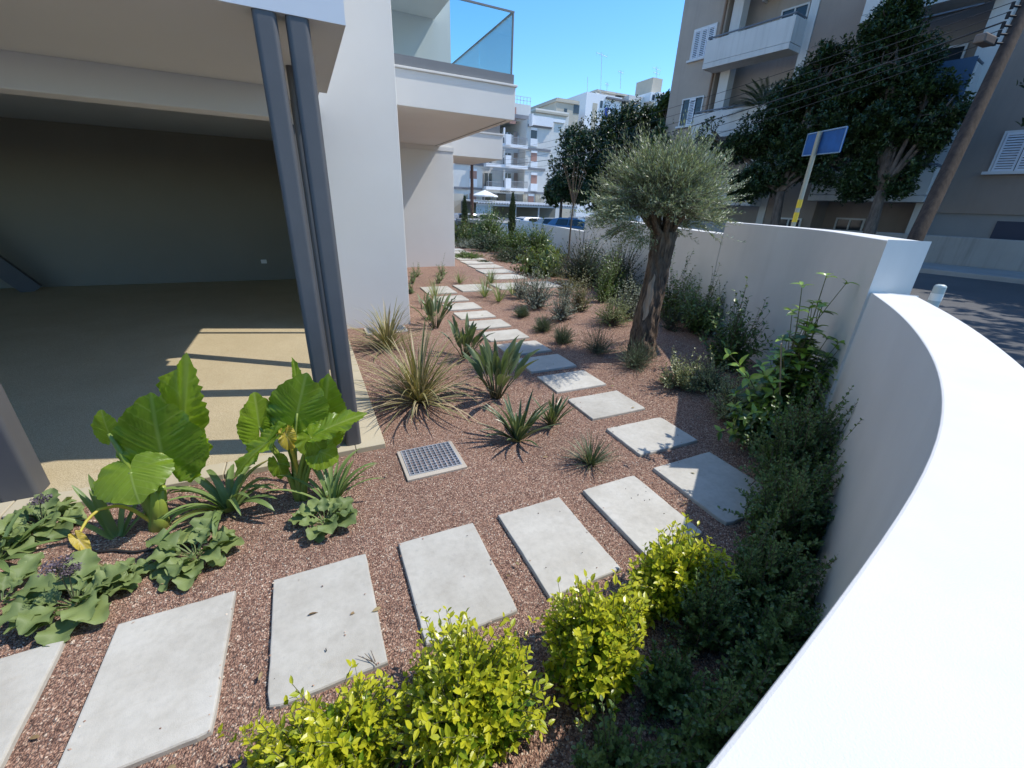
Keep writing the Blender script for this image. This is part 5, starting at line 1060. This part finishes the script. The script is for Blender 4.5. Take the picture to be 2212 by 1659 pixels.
# ------------------------------------------------------------------ shrubs
LM = {
 'gold': leafmat('golden_shrub_leaf', [(.11, .23, .018), (.17, .30, .022), (.23, .36, .025)], .30, .30, (1.4, 1.5, .5), .5, age=((.50, .495, .028), .42, .86)),
 'box': leafmat('box_leaf', [(.085, .14, .042), (.115, .18, .055), (.155, .23, .07)], .4, .25, None, .5),
 'big': leafmat('large_glossy_leaf', [(.045, .085, .022), (.065, .115, .027), (.09, .15, .034)], .28, .25, None, .6, age=((.26, .38, .05), .66, .92)),
 'vari': leafmat('variegated_leaf', [(.10, .15, .06), (.14, .19, .08)], .4, .2, None, .5, edge=((.50, .47, .24), .45, .62)),
 'rose': leafmat('needle_leaf', [(.075, .12, .065), (.105, .155, .085), (.145, .195, .115)], .5, .1),
 'grey': leafmat('grey_shrub_leaf', [(.17, .20, .15), (.24, .27, .21), (.32, .35, .28)], .6, .12, (1.1, 1.15, .8), .3),
 'brown': leafmat('bronze_green_leaf', [(.13, .14, .05), (.20, .19, .085), (.27, .23, .12), (.12, .16, .055)], .5, .18),
 'mid': leafmat('mid_green_leaf', [(.07, .12, .028), (.105, .165, .038), (.15, .22, .05)], .36, .22),
 'dark': leafmat('dark_green_leaf', [(.03, .05, .022), (.045, .075, .03), (.07, .105, .045)], .36, .15),
 'pale': leafmat('pale_seedling_leaf', [(.15, .21, .09), (.21, .27, .12), (.27, .33, .17)], .45, .22),
 'hang': leafmat('yellow_green_hanging_leaf', [(.10, .14, .03), (.15, .19, .04), (.08, .125, .05), (.20, .22, .05)], .32, .25),
 'woolly': leafmat('woolly_spike_leaf', [(.28, .31, .24), (.36, .38, .31), (.20, .25, .16)], .7, .12, (1.1, 1.1, .9), .2),
 'cyp': leafmat('cypress_foliage', [(.035, .055, .022), (.055, .085, .03), (.085, .115, .04)], .6, .08),
 'olive2': leafmat('grey_green_low_leaf', [(.15, .19, .07), (.20, .24, .09), (.26, .29, .13)], .5, .18),
}
def shrub(name, label, cat, group, mat, kind, bx, by, ty, hw, n, L, nl, seed, rdepth=1.0, tw=TWIG, st=.3, up=.35, out=.9, along=.55, whorl=0, age=False, shape=1.0, zmin=.08, droop=0, sr=.004, r0=.62, mid=.55, lean=(0, 0), spread0=.12, base=None, off=0, tipsmall=.3, jit=.3):
    rng = np.random.default_rng(seed); P = ground(bx, by) if base is None else np.array(base, float)
    if off: P = P+np.array([WN[0], WN[1], 0])*off; P[2] = gz(P[0], P[1])-.01
    h = 1.17*pxh(P, bx+(by-ty)*(-.02), ty); r = 1.1*pxw(P, hw)
    e = empty(name, P, label, cat, group); A = sprigs(P, r, r*rdepth, h, n, rng, zmin, r0, mid, lean, spread0, shape)
    m = MB(); foliage(m, A, kind, L, nl, rng, st, up, out, along, jit, age, whorl, tipsmall, droop); m.build('foliage', LM[mat], e)
    m = MB(); stems(m, A, sr, sr*.3, 6); m.build('stems', tw, e); return e
GB = 'golden-leaved bushes along the curved wall'
def gold(label, base, h, rx, ry, n, seed):
    rng = np.random.default_rng(seed); e = empty('golden_bush', base, label, 'bush', GB); A = sprigs(np.array(base), rx, ry, h, n, rng, .12, .66, .6, (0, 0), .25, .8); up_ = rng.uniform(0, 1, n) < .13; A[2][up_] += np.stack([rng.normal(0, .02, up_.sum()), rng.normal(0, .02, up_.sum()), rng.uniform(.03, .11, up_.sum())], 1)
    m = MB(); foliage(m, A, 'oval', .046, 17, rng, .25, .3, .85, .6, .35, True, 2, .35); m.build('foliage', LM['gold'], e); m = MB(); stems(m, A, .004, .0012, 6); m.build('stems', GTWIG, e); return e
def gbase(px, py, zt): P = atz(px, py, zt); return P
q = atz(1005, 1450, .36); gold('largest golden bush, in the middle of the bottom edge', (q[0], q[1]-.02, 0), .52, .31, .27, 400, 61)
q = atz(700, 1590, .26); gold('lowest golden bush, cut off by the bottom edge at the left', (q[0], q[1]-.0, 0), .38, .34, .2, 330, 62)
q = atz(1285, 1340, .34); gold('golden bush at the end of the third slab of the front row', (q[0], q[1]-.02, 0), .50, .26, .24, 330, 63)
q = atz(1450, 1200, .30); gold('golden bush farthest along, reaching over the half-shaded slab', (q[0]+.02, q[1]-.04, 0), .44, .31, .22, 340, 64)
BG = 'small-leaved green box shrubs by the curved wall'
def boxs(label, base, h, rx, ry, n, seed, L=.021):
    rng = np.random.default_rng(seed); e = empty('box_shrub', base, label, 'shrub', BG); A = sprigs(np.array(base), rx, ry, h, n, rng, .1, .5, .6, (0, 0), .25, .85); up_ = rng.uniform(0, 1, n) < .16; A[2][up_] += unit(A[2][up_]-np.array(base))*rng.uniform(.04, .16, up_.sum())[:, None]
    m = MB(); foliage(m, A, 'round', L, 30, rng, .3, .35, .9, .6, .25, False, 2, .3); m.build('foliage', LM['box'], e); m = MB(); stems(m, A, .004, .0012, 6); m.build('stems', TWIG, e); return e
boxs('tall loose box shrub against the wall beside the corner slab', (3.12, 1.42, .08), .84, .44, .36, 330, 71, .030)
boxs('spreading box shrub leaning onto the corner slab', (2.62, 1.12, .0), .66, .42, .28, 290, 72, .030)
boxs('box shrub filling the deep shade behind the farthest golden bush', (2.02, .86, .0), .46, .38, .22, 260, 73, .028)
boxs('box shrub with sunlit tips between the two farther golden bushes', (1.55, .83, 0), .47, .20, .17, 170, 74, .024)
boxs('low box shrub in shade at the foot of the wall curve', (1.78, .60, 0), .36, .40, .17, 230, 76, .028)
boxs('box shrub with pale round leaves right of the largest golden bush at the bottom edge', (.72, .52, 0), .34, .24, .16, 150, 75, .028)
boxs('dim box shrub close to the wall behind the largest golden bush', (1.20, .47, 0), .36, .38, .17, 220, 79, .028)
boxs('half-lit box shrub in the gap between the largest golden bush and the third slab bush', (1.18, .70, 0), .26, .18, .13, 90, 80, .026)
# big-leaved shrub with its cane
P = ground(1690, 962); P = P+np.array([WN[0], WN[1], 0])*.12; h = pxh(P, 1690, 628); rng = np.random.default_rng(77); e = empty('big_leaf_shrub', P, 'large glossy-leaved shrub tied to a cane against the tall wall section', 'shrub')
A = sprigs(P, pxw(P, 130), pxw(P, 80), h*.92, 165, rng, .12, .5, .62, (0, 0), .2, 1.0); Atop = tuple(np.array([x]) for x in (P, P+np.array([.02, 0, h*.5]), P+np.array([.03, .02, h*1.06])))
Aside = tuple(np.array(x) for x in ([P, P], [P+np.array([.15, -.02, h*.30]), P+np.array([-.2, .1, h*.4])], [atY(1800, 775, P[1]-.02), atY(1575, 765, P[1]+.05)]))
m = MB(); foliage(m, A, 'big', .125, 20, rng, .25, .25, 1.0, .45, .25, True, 4, .4, .1); foliage(m, Atop, 'big', .13, 18, rng, .3, .2, 1.0, .4, .2, True, 3, .4, .05); foliage(m, Aside, 'big', .115, 12, rng, .55, .2, .9, .5, .2, True, 3, .35, .05); m.build('foliage', LM['big'], e, smooth=True)
m = MB(); stems(m, A, .007, .003, 7); stems(m, Atop, .009, .003, 7); stems(m, Aside, .007, .003, 7); m.build('stems', GTWIG, e)
m = MB(); a, b_ = atY(1683, 832, P[1]-.12), atY(1688, 742, P[1]-.12); d = (b_-a); m.tube([P+np.array([-.03, -.1, 0]), b_], .006, 8); o = m.build('support_cane', paint('bamboo_cane', (.32, .25, .17), .6)); tag(o, 'thin bamboo cane in front of the large glossy-leaved shrub', 'cane')
boxs('glossy shrub low in front of the cane beside the wall', (P[0]-.12, P[1]-.28, P[2]), .45, .22, .2, 110, 78, .034)
V_ = 'small variegated shrubs'
shrub('variegated_shrub', 'variegated shrub catching the sun at the shadow edge near the olive', 'shrub', V_, 'vari', 'oval', 1462, 838, 772, 48, 110, .034, 20, 81, up=.3, sr=.003)
shrub('variegated_shrub', 'variegated shrub just inside the shade beside the sunlit one', 'shrub', V_, 'vari', 'oval', 1525, 842, 775, 54, 110, .034, 20, 82, sr=.003)
shrub('variegated_shrub', 'variegated shrub deep in the wall shade before the large glossy shrub', 'shrub', V_, 'vari', 'oval', 1580, 905, 815, 58, 130, .034, 20, 83, sr=.003)
W_ = 'small-leaved shrubs against the wall behind the olive'
shrub('wall_shrub', 'slender small-leaved shrub right of the olive trunk', 'shrub', W_, 'mid', 'oval', 1480, 690, 560, 62, 120, .062, 22, 84, off=.30, st=.1, out=1.1, up=.15, mid=.45, sr=.004, r0=.35, zmin=.2)
shrub('wall_shrub', 'small-leaved shrub in front of the wall joint', 'shrub', W_, 'mid', 'oval', 1555, 722, 590, 78, 170, .062, 22, 85, off=.38, st=.1, out=1.1, up=.15, mid=.45, sr=.004, r0=.35, zmin=.2)
shrub('wall_shrub', 'dim small-leaved shrub between the joint shrub and the large glossy one', 'shrub', W_, 'mid', 'oval', 1622, 800, 640, 66, 120, .075, 18, 86, off=.34, st=.1, out=1.1, up=.15, mid=.45, sr=.005, r0=.35, zmin=.2)
shrub('low_shrub', 'low dark shrub at the shaded side of the olive base', 'shrub', None, 'dark', 'oval', 1445, 712, 660, 32, 50, .035, 14, 87)
R_ = 'needle-leaved herbs around the olive base'
shrub('rosemary', 'feathery rosemary right at the olive trunk base', 'herb', R_, 'rose', 'needle', 1372, 792, 735, 54, 150, .030, 46, 88, up=.5, out=.8, along=.7, sr=.0022, st=.15)
shrub('rosemary', 'dark rosemary left of the olive base in its shade', 'herb', R_, 'rose', 'needle', 1292, 762, 702, 46, 120, .028, 46, 89, up=.5, out=.8, along=.7, sr=.0022, st=.15)
L_ = 'small mounded lavender tufts'
for i, (x, y, tp, hw, lb) in enumerate(((1215, 742, 708, 29, 'shaded lavender tuft beside the olive-shaded slab'), (1172, 716, 683, 27, 'sunny lavender tuft in the middle of the gravel'), (1127, 685, 662, 19, 'smallest sunny lavender tuft furthest from the olive'))):
    shrub('lavender_tuft', lb, 'herb', L_, 'rose', 'needle', x, y, tp, hw, 210, .034, 28, 90+i, up=.7, out=.45, along=.9, sr=.0018, st=.1, shape=.8)
G_ = 'grey-leaved bushes in the sunny gravel'
shrub('grey_bush', 'widest grey bush beside the far crossing slabs', 'bush', G_, 'grey', 'oval', 1158, 664, 590, 42, 170, .035, 22, 94, sr=.004, r0=.6, rdepth=1.1)
shrub('grey_bush', 'grey bush left of and behind the widest one', 'bush', G_, 'grey', 'oval', 1128, 645, 592, 26, 90, .035, 20, 95, sr=.004)
shrub('grey_bush', 'upright grey bush between the lavender tufts and the bronze bush', 'bush', G_, 'grey', 'oval', 1213, 690, 622, 32, 130, .03, 22, 96, sr=.004)
shrub('bronze_bush', 'bronze-tinted bush behind the upright grey bush', 'bush', None, 'brown', 'oval', 1248, 672, 592, 32, 110, .035, 20, 97, sr=.004)
shrub('bronze_bush', 'reddish sparse bush left of the dark hedge gap', 'bush', None, 'brown', 'oval', 1222, 640, 590, 26, 70, .04, 16, 98, sr=.004)
shrub('grey_green_bush', 'low spreading grey-green bush at the left of the olive trunk', 'bush', None, 'olive2', 'oval', 1322, 702, 635, 46, 150, .028, 24, 99, sr=.003)
shrub('green_bush', 'bright green bush behind the low grey-green one', 'bush', None, 'mid', 'oval', 1302, 652, 572, 30, 90, .045, 18, 100)
# woolly spikes
P = ground(1352, 690); rng = np.random.default_rng(101); e = empty('woolly_spike_plant', P, 'woolly grey plant with upright white spikes left of the olive trunk', 'plant')
A = sprigs(P, pxw(P, 36), pxw(P, 36), pxh(P, 1352, 590), 34, rng, .5, .5, .7, (0, 0), .3, .5); m = MB(); foliage(m, A, 'oval', .042, 40, rng, .1, .2, 1.0, .4, .3, False, 4, .55); m.build('foliage', LM['woolly'], e); m = MB(); stems(m, A, .005, .003, 6); m.build('stems', GTWIG, e)
# hedge masses along the far wall
H_ = 'leafy shrubs along the far garden wall'
def wallshrub(label, x, y, top, hw, mat, kind, n, L, nl, seed, d, **kw):
    """shrub whose foot is at axis distance d on picture column x (its foot is hidden by plants in front)"""
    n = int(n*1.7); hw *= 1.18; d = d*1.22; P = atd(x, y, d); P = np.array([min(P[0], float(xwall(P[1]))-.35), P[1], float(gz(P[0], P[1]))]); return shrub('garden_shrub', label, 'shrub', H_, mat, kind, x, y, top, hw, n, L, nl, seed, base=P, sr=.006, **kw)
wallshrub('wide hanging-leaved shrub with yellow-green drooping leaves', 1172, 610, 534, 52, 'hang', 'big', 130, .17, 9, 111, 10.8, droop=.9, up=0.0, shape=.75)
wallshrub('dark shrub between the drooping one and the olive', 1262, 610, 520, 58, 'dark', 'oval', 260, .055, 22, 112, 9.6)
wallshrub('dark shrub close behind the olive trunk', 1340, 590, 522, 46, 'dark', 'oval', 160, .05, 20, 113, 8.4)
wallshrub('fresh green sprig shrub left of the trunk in shade', 1322, 600, 545, 28, 'mid', 'oval', 70, .05, 18, 114, 8.0)
wallshrub('glossy round shrub right of the tall cypress', 1158, 560, 490, 34, 'mid', 'oval', 190, .085, 18, 115, 14.5)
wallshrub('glossy shrub at the foot of the tall cypress', 1112, 570, 492, 36, 'mid', 'oval', 190, .085, 18, 116, 15.0)
wallshrub('dark low shrub under the tall cypress', 1115, 600, 535, 48, 'dark', 'oval', 190, .07, 18, 117, 13.2)
wallshrub('tallest leafy shrub between the two cypresses', 1055, 560, 455, 40, 'mid', 'lance', 230, .12, 16, 118, 18.0, up=.5)
wallshrub('dark shrub below the tallest leafy one', 1058, 580, 505, 40, 'dark', 'oval', 180, .08, 18, 119, 15.8)
wallshrub('yellow-green shrub at the rear house corner', 1000, 560, 478, 36, 'hang', 'oval', 200, .09, 16, 120, 19.0)
wallshrub('grey-green shrub under the yellow-green one at the corner', 1012, 570, 515, 30, 'grey', 'oval', 120, .06, 16, 121, 17.0)
wallshrub('shrub beside the far path, in sun and shade', 1012, 595, 545, 30, 'mid', 'oval', 110, .055, 16, 122, 13.5)
wallshrub('low dark plant at the far path edge', 1045, 592, 565, 14, 'dark', 'oval', 40, .05, 12, 123, 12.6)
wallshrub('dry reddish-brown shrub standing behind the wall step', 978, 470, 441, 13, 'brown', 'oval', 60, .06, 12, 124, 22) if False else None
# seedlings by the white column
for i, (x, y, tp, hw, lb) in enumerate(((900, 598, 565, 16, 'airy seedling between column and rear wall'), (954, 596, 557, 14, 'airy seedling in front of the rear wall'), (948, 612, 585, 12, 'seedling with pale flowers beside the rear wall'), (892, 612, 586, 10, 'white-flowered seedling close to the column'), (888, 634, 612, 8, 'pale small plant at the column base'), (930, 690, 660, 20, 'pale seedling left of the second sunny slab'))):
    shrub('seedling', lb, 'plant', 'small plants by the house walls', 'pale', 'oval', x, y, tp, hw, 30, .035, 14, 130+i, sr=.003, tw=GTWIG, r0=.5)
# cypresses
for (x, y, tp, d, hw, lb, sd) in ((1104, 540, 417, 20.5, 8.5, 'tall slim cypress rising above the far wall', 141), (1004, 520, 423, 26.0, 7.5, 'slim cypress at the rear house corner', 142)):
    P = atd(x, y, d); P = np.array([P[0], P[1], float(gz(P[0], P[1]))]); h = pxh(P, x+1, tp); r = pxw(P, hw); rng = np.random.default_rng(sd); e = empty('cypress', P, lb, 'cypress', 'slim young cypresses')
    n = 620; u = rng.uniform(.04, 1, n); ph = rng.uniform(0, 6.28, n); prof = r*np.clip(np.sin(np.pi*(.12+.86*u))**.6, .12, 1); rr_ = prof*rng.uniform(.6, 1.05, n)
    E_ = P+np.stack([rr_*np.cos(ph), rr_*np.sin(ph), u*h], 1); A_ = P+np.stack([rr_*.25*np.cos(ph), rr_*.25*np.sin(ph), np.maximum(.02, u*h-.3)], 1); m = MB(); foliage(m, (A_, A_*.5+E_*.5, E_), 'oval', .07, 12, rng, .2, .8, .35, .9, .3); m.build('foliage', LM['cyp'], e)
    m = MB(); m.tube([P, P+np.array([0, 0, h*.9])], [.04, .01], 8); m.build('trunk', TWIG, e)
# bare sapling
P = ground(1228, 568); P = atd(1228, 565, 14.0); P = np.array([P[0], P[1], float(gz(P[0], P[1]))]); e = empty('bare_sapling', P, 'leafless young tree with forked upright twigs left of the olive', 'tree'); YS = P[1]; rng = np.random.default_rng(150)
m = MB(); f0 = atY(1238, 445, YS); m.tube(resample(np.array([P, atY(1231, 510, YS), f0]), 8), np.linspace(.035, .022, 8), 8); m.build('trunk', TWIG, e)
m = MB()
for (x, y, x2, y2, bend) in ((1236, 430, 1222, 362, 3), (1238, 430, 1236, 372, 0), (1240, 425, 1248, 358, 1), (1241, 430, 1262, 365, -2), (1237, 440, 1230, 385, 5), (1242, 420, 1256, 378, 2), (1238, 445, 1250, 400, 4), (1236, 400, 1214, 352, 0), (1240, 400, 1240, 350, 0), (1252, 392, 1268, 372, 0)):
    yy = YS+rng.uniform(-.25, .25); a, b_ = atY(x, y, YS), atY(x2, y2, yy); mid_ = (a+b_)/2+np.array([bend*.015, 0, -.03]); tt = np.linspace(0, 1, 8)[:, None]; m.tube((1-tt)**2*f0+2*tt*(1-tt)*mid_+tt*tt*b_, np.linspace(.014, .004, 8), 6)
    for k in range(3):
        c = a+(b_-a)*rng.uniform(.4, .95); m.tube([c, c+np.array([rng.normal(0, .08), rng.normal(0, .08), rng.uniform(.05, .2)])], [.005, .002], 5)
m.build('branches', TWIG, e)
# dry rust-coloured plants standing behind the far wall step
P = atd(988, 470, 27); P = np.array([P[0], P[1], float(sz(P[1]))])
# palm in a pot on the second balcony
P = FW(3.35, .5, 5.62); e = empty('potted_palm', P, 'spiky potted palm on the lower balcony of the flats', 'palm'); m = MB(); m.tube([P, P+np.array([0, 0, .45])], [.2, .26], 14); m.build('pot', paint('dark_pot', (.08, .06, .05), .7), e)
rng = np.random.default_rng(160); m = MB()
for i in range(26):
    az = rng.uniform(0, 6.28); el = rng.uniform(.3, 1.45); hh = np.array([math.cos(az), math.sin(az), 0]); a = el; Q = [P+np.array([0, 0, .6])]
    for j in range(8): a2 = a-.9*(j/8)**1.5; Q.append(Q[-1]+(hh*math.cos(a2)+np.array([0, 0, 1])*math.sin(a2))*.17)
    Q = np.array(Q); T = unit(np.gradient(Q, axis=0)); ts = np.linspace(1.5, 8, 22); C = np.stack([np.interp(ts, np.arange(9), Q[:, k]) for k in range(3)], 1); TT = np.stack([np.interp(ts, np.arange(9), T[:, k]) for k in range(3)], 1); S = unit(np.cross(TT, [0, 0, 1.]))
    for sg in (-1, 1): scatter(m, 'needle', C, TT+S*sg*.9+np.array([0, 0, .1]), np.tile([0, 0, 1.], (22, 1)), np.full(22, .34))
    m.tube(Q, [.012, .01, .009, .008, .007, .006, .005, .004, .003], 4)
m.build('fronds', LM['dark'], e)

# ------------------------------------------------------------------ loose gravel grains, litter, hose, twig
rng = np.random.default_rng(200); NPB = 90000
X = rng.uniform(-2.6, 6.2, NPB*2); Yp = .2+rng.uniform(0, 1, NPB*2)**1.35*5.4
ok = np.ones(len(X), bool); ons = np.zeros(len(X), bool); stray = rng.uniform(0, 1, len(X)) < .0025
for o in list(bpy.data.objects):
    if o.name.startswith('stepping_slab'):
        d = o.dimensions; i_ = (np.abs(X-o.location.x) < d.x/2+.002) & (np.abs(Yp-o.location.y) < d.y/2+.002); e_ = np.minimum(d.x/2-np.abs(X-o.location.x), d.y/2-np.abs(Yp-o.location.y)) < .035; k_ = i_ & (stray | (e_ & (rng.uniform(0, 1, len(X)) < .05))); ons |= k_; ok &= ~i_ | k_
ok &= ~((X < .40) & (Yp > 3.22)); ok &= ~((X > .42) & (X < .98) & (Yp > 2.62) & (Yp < 3.13))
ok &= inside(X, Yp)
inn_y = np.interp(X, INN[::-1, 0], INN[::-1, 1]); ok &= Yp > inn_y+.01
X, Yp, ons = X[ok][:NPB], Yp[ok][:NPB], ons[ok][:NPB]; n = len(X); Zp = gz(X, Yp)+.030*ons; r = rng.uniform(.0028, .0062, n)
octv = np.array([(1, 0, 0), (0, 1, 0), (-1, 0, 0), (0, -1, 0), (0, 0, .75), (0, 0, -.6)]); octf = np.array([(0, 1, 4), (1, 2, 4), (2, 3, 4), (3, 0, 4), (1, 0, 5), (2, 1, 5), (3, 2, 5), (0, 3, 5)])
an = rng.uniform(0, 6.28, n); st = rng.uniform(.6, 1.4, (n, 1)); V = octv[None]*(1+rng.uniform(-.35, .35, (n, 6, 3)))*r[:, None, None]; V[:, :, 0] *= st; V[:, :, 1] /= st
Vx = V[:, :, 0]*np.cos(an)[:, None]-V[:, :, 1]*np.sin(an)[:, None]; Vy = V[:, :, 0]*np.sin(an)[:, None]+V[:, :, 1]*np.cos(an)[:, None]; tl = rng.normal(0, .35, (n, 2)); Vz = V[:, :, 2]+Vx*tl[:, :1]+Vy*tl[:, 1:]
W = np.stack([Vx+X[:, None], Vy+Yp[:, None], Vz+(Zp+r*.3)[:, None]], -1); m = MB(); m.add(W.reshape(-1, 3), (octf[None]+(np.arange(n)*6)[:, None, None]).reshape(-1, 3))
tag(m.build('loose_gravel', MT['pebble']), None, None, kind='stuff')
n = 190; X = rng.uniform(-2.4, 6, n); Yp = .3+rng.uniform(0, 1, n)**1.2*8; k_ = ~((X < .42) & (Yp > 3.1)) & ~((X < 1.5) & (Yp > 7)) & inside(X, Yp, .1) & (Yp > np.interp(X, INN[::-1, 0], INN[::-1, 1])+.03); X, Yp = X[k_], Yp[k_]
m = MB(); D_ = rng.normal(0, 1, (len(X), 3))*np.array([1, 1, .12]); scatter(m, 'lance', np.stack([X, Yp, gz(X, Yp)+.018+.016*(rng.uniform(0, 1, len(X)) > .5)], 1), D_, np.array([0, 0, 1.])+rng.normal(0, .3, (len(X), 3)), rng.uniform(.02, .055, len(X)))
tag(m.build('fallen_leaves', leafmat('dry_fallen_leaf', [(.16, .10, .045), (.28, .19, .09), (.36, .28, .14), (.20, .20, .08)], .7, .15)), None, None, kind='stuff')
m = MB(); pts = [ground(x, y)+np.array([0, 0, .012]) for x, y in ((205, 1195), (250, 1192), (290, 1196), (330, 1190), (390, 1186), (450, 1182))]
m.tube(resample(np.array(pts), 24), .008, 8); tag(m.build('drip_hose', MT['hose'], smooth=True), 'black drip hose lying on the gravel among the rosettes', 'hose')
Pt = ground(806, 1440)+np.array([0, 0, .034]); m = MB(); 
for (x, y, x2, y2) in ((790, 1425, 815, 1448), (803, 1418, 812, 1440), (775, 1430, 806, 1440)): m.tube([ground(x, y)+np.array([0, 0, .045]), ground(x2, y2)+np.array([0, 0, .036])], [.0012, .0025], 5)
tag(m.build('dry_twig', TWIG), 'dry forked twig lying on a slab corner', 'twig')
m = MB(); q = rng.uniform(0, 1, (26, 2)); C = np.array([(x, y, .034) for x, y in zip(-.2+q[:, 0]*3.0, 1.38+q[:, 1]*.66)]); inside = [any(a+.03 < x < b_-.03 for a, b_, *_ in row) for x, y, z in C]; C = C[np.array(inside)]
for c in C: m.tube([c, c+np.array([rng.normal(0, .006), rng.normal(0, .006), .003])], [.003, .002], 5)
tag(m.build('soil_crumbs', MT['hose']), None, None, kind='stuff')
